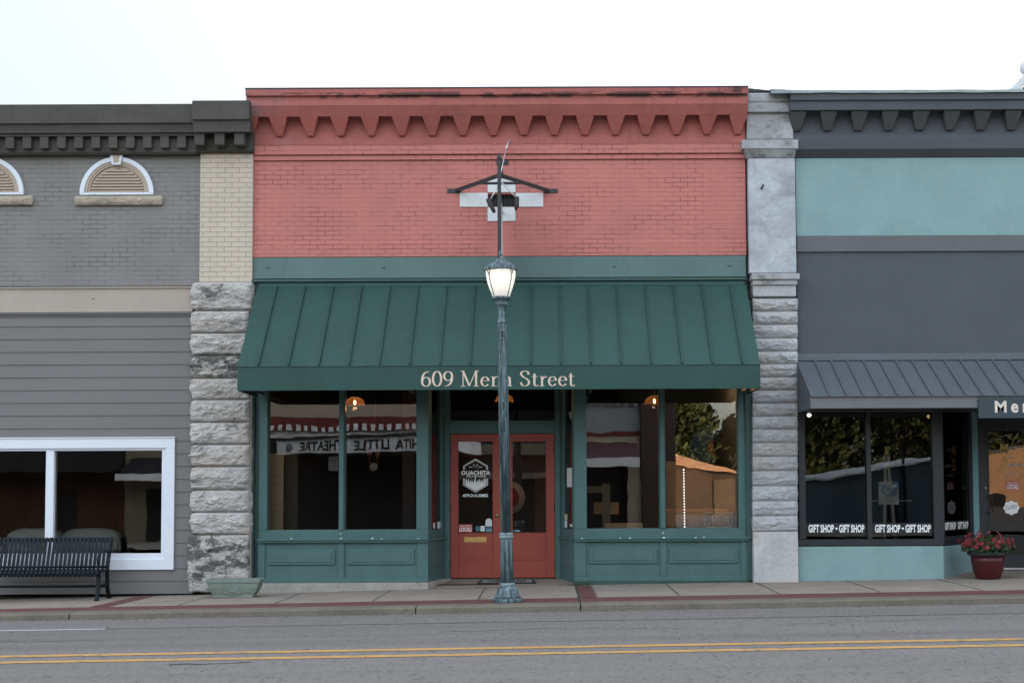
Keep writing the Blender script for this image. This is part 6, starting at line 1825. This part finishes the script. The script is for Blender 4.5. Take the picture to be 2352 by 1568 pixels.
# trees beyond (foliage reads in the panes)
def foliage_mat():
    m = bpy.data.materials.new('sunlit leaves'); nt, ns, L, b = nodes_of(m)
    v = coords(nt); cc = mixc(nt, ramp(nt, noise_tex(nt, v, .9, 4, .6), .4, .62), (.022, .042, .012), (.072, .10, .028))
    L.new(cc, b.inputs['Base Color']); b.inputs['Roughness'].default_value = .7; return m
FOL = foliage_mat(); BARK = GB('bark', (.06, .045, .035))
def tree(x, y, hgt, rad, lab, seed, n=9000):
    rg = random.Random(seed)
    t = thing('tree', (x, y, road_z(x)), lab, 'tree', 'trees behind the buildings across the street')
    m = MB().tube((x, y, -.5), (x, y, hgt * .5), .28, 10, .16)
    cl = []
    for k in range(16):
        a = rg.uniform(0, 6.28); rr_ = rad * rg.uniform(.2, .75); zz = hgt * rg.uniform(.32, .86)
        sq = (1 - abs(zz / hgt - .5) * 1.0); c = Vector((x + rr_ * sq * math.cos(a), y + rr_ * sq * math.sin(a), zz)); cl.append((c, rad * rg.uniform(.28, .45)))
        m.tube((x, y, hgt * rg.uniform(.25, .45)), c, .09, 6, .03)
    m.build('trunk', BARK, t)
    q = MB(); vs = []; fs = []
    for i in range(n):
        c, r_ = cl[rg.randrange(16)]
        d = Vector((rg.gauss(0, 1), rg.gauss(0, 1), rg.gauss(0, .8))).normalized() * r_ * rg.uniform(.55, 1.05)
        p_ = c + d; nn = Vector((rg.gauss(0, 1), rg.gauss(0, 1), rg.gauss(0, 1))).normalized(); a = nn.orthogonal().normalized(); b_ = nn.cross(a); s_ = rg.uniform(.16, .30)
        k = len(vs); vs += [p_ - a * s_, p_ + b_ * s_ * .6, p_ + a * s_, p_ - b_ * s_ * .6]; fs.append((k, k + 1, k + 2, k + 3))
    q.add(vs, fs); q.build('crown', FOL, t, recalc=False)
tree(8.4, -76, 10.5, 4.0, 'broad sunlit tree behind the left part of the tan gabled building', 1)
tree(13.2, -78, 7.8, 3.0, 'rounded tree right of the broad sunlit tree', 2)
tree(25.4, -74, 14.5, 5.0, 'tall dense tree behind the right half of the blue metal building', 3)
tree(18.6, -76, 13.0, 4.6, 'tall dense tree behind the left end of the blue metal building', 4)
tree(31.5, -84, 13.5, 5.0, 'wide tall tree behind the left end of the long tan building', 5)
tree(42.0, -86, 11.5, 5.0, 'tree far behind the long tan building', 7)

def treeline():
    rg = random.Random(11); vs = []; fs = []
    for i in range(15000):
        x = rg.uniform(11.0, 95.0)
        top = (8.6 + 1.6 * noise.noise(Vector((x * .35, 3, 0)))) if x < 18 else 13.5 + 2.2 * noise.noise(Vector((x * .22, 7, 0)))
        if 16 < x < 19.5: top = 5.5 + 1.5 * noise.noise(Vector((x, 1, 0)))
        z = top * rg.uniform(0, 1) ** .7; y = -112 + rg.uniform(-3, 3) - z * .1
        nn = Vector((rg.gauss(0, 1), rg.gauss(0, 1) + 1, rg.gauss(0, 1))).normalized(); a = nn.orthogonal().normalized(); b_ = nn.cross(a); s_ = rg.uniform(.35, .75)
        p_ = Vector((x, y, z)); k = len(vs); vs += [p_ - a * s_, p_ + b_ * s_ * .6, p_ + a * s_, p_ - b_ * s_ * .6]; fs.append((k, k + 1, k + 2, k + 3))
    m = MB(); m.add(vs, fs); o = m.build('treeline', FOL, None, recalc=False)
    tag(o, 'far wood closing the view down the side street', 'trees', kind='stuff')
treeline()
# utility wire seen against the sky in the pane
wr = thing('power_line', (12, -45, 7), 'pair of overhead wires down the side street', 'overhead wire')
m = MB().tube((2, -45, 6.9), (60, -45, 7.0), .02, 6).tube((2, -45.5, 7.15), (60, -45.5, 7.2), .015, 6)
m.build('wire', BLACKM, wr)
MB().tube((2, -45, -.3), (2, -45, 7.6), .12, 10).bar((1.4, -45.3, 7.0), (2.6, -45.3, 7.0), .1, .1).build('pole', BARK, wr)

# irregular cracks and grit on the road and pavement
def road_crack(x0, y0, n, step, dirx, seed, wd=.012):
    rg = random.Random(seed); x, y = x0, y0; pts = [(x, y)]
    for i in range(n):
        x += dirx * step * rg.uniform(.6, 1.3); y += rg.gauss(0, .035); pts.append((x, y))
    vs, fs = [], []
    for i, (a, b_) in enumerate(pts):
        w_ = wd * rg.uniform(.4, 1.3)
        vs += [(a, b_ - w_, road_z(a) + .0045), (a, b_ + w_, road_z(a) + .0045)]
    for i in range(n): fs.append((2 * i, 2 * i + 2, 2 * i + 3, 2 * i + 1))
    m = MB(); m.add(vs, fs); o = m.build('road_crack', SEAM, recalc=False)
    if o.data.polygons[0].normal.z < 0: o.data.flip_normals()
    tag(o, kind='structure')
road_crack(-1.2, -5.15, 22, .14, 1, 1, .008); road_crack(-6.3, -5.35, 14, .12, 1, 2, .007); road_crack(2.6, -4.95, 16, .12, 1, 3, .007); road_crack(-3.4, -7.62, 7, .12, 1, 4, .016)
rg = random.Random(21); m = MB()
for i in range(420):
    x = rg.uniform(-9, 9); t = rg.random()
    if t < .45: y = PY2 - .03 - abs(rg.gauss(0, .05)); z = road_z(x)
    elif t < .75: y = -.06 - abs(rg.gauss(0, .05)); z = pave_z(x, y)
    elif t < .9: y = rg.uniform(-9.5, -3.3); z = road_z(x)
    else: y = rg.uniform(-2.6, -.2); z = pave_z(x, y)
    r_ = rg.uniform(.004, .012)
    m.add([(x - r_, y - r_, z), (x + r_, y - r_ * .6, z), (x + r_ * .7, y + r_, z), (x - r_ * .8, y + r_ * .9, z), (x, y, z + r_)], [(0, 1, 4), (1, 2, 4), (2, 3, 4), (3, 0, 4)])
tag(m.build('gutter_grit', paint('brown grit', (.07, .055, .04), .9, .5, 9), None, recalc=False), 'scattered grit and leaf bits along the kerb and shop fronts', 'grit', kind='stuff')
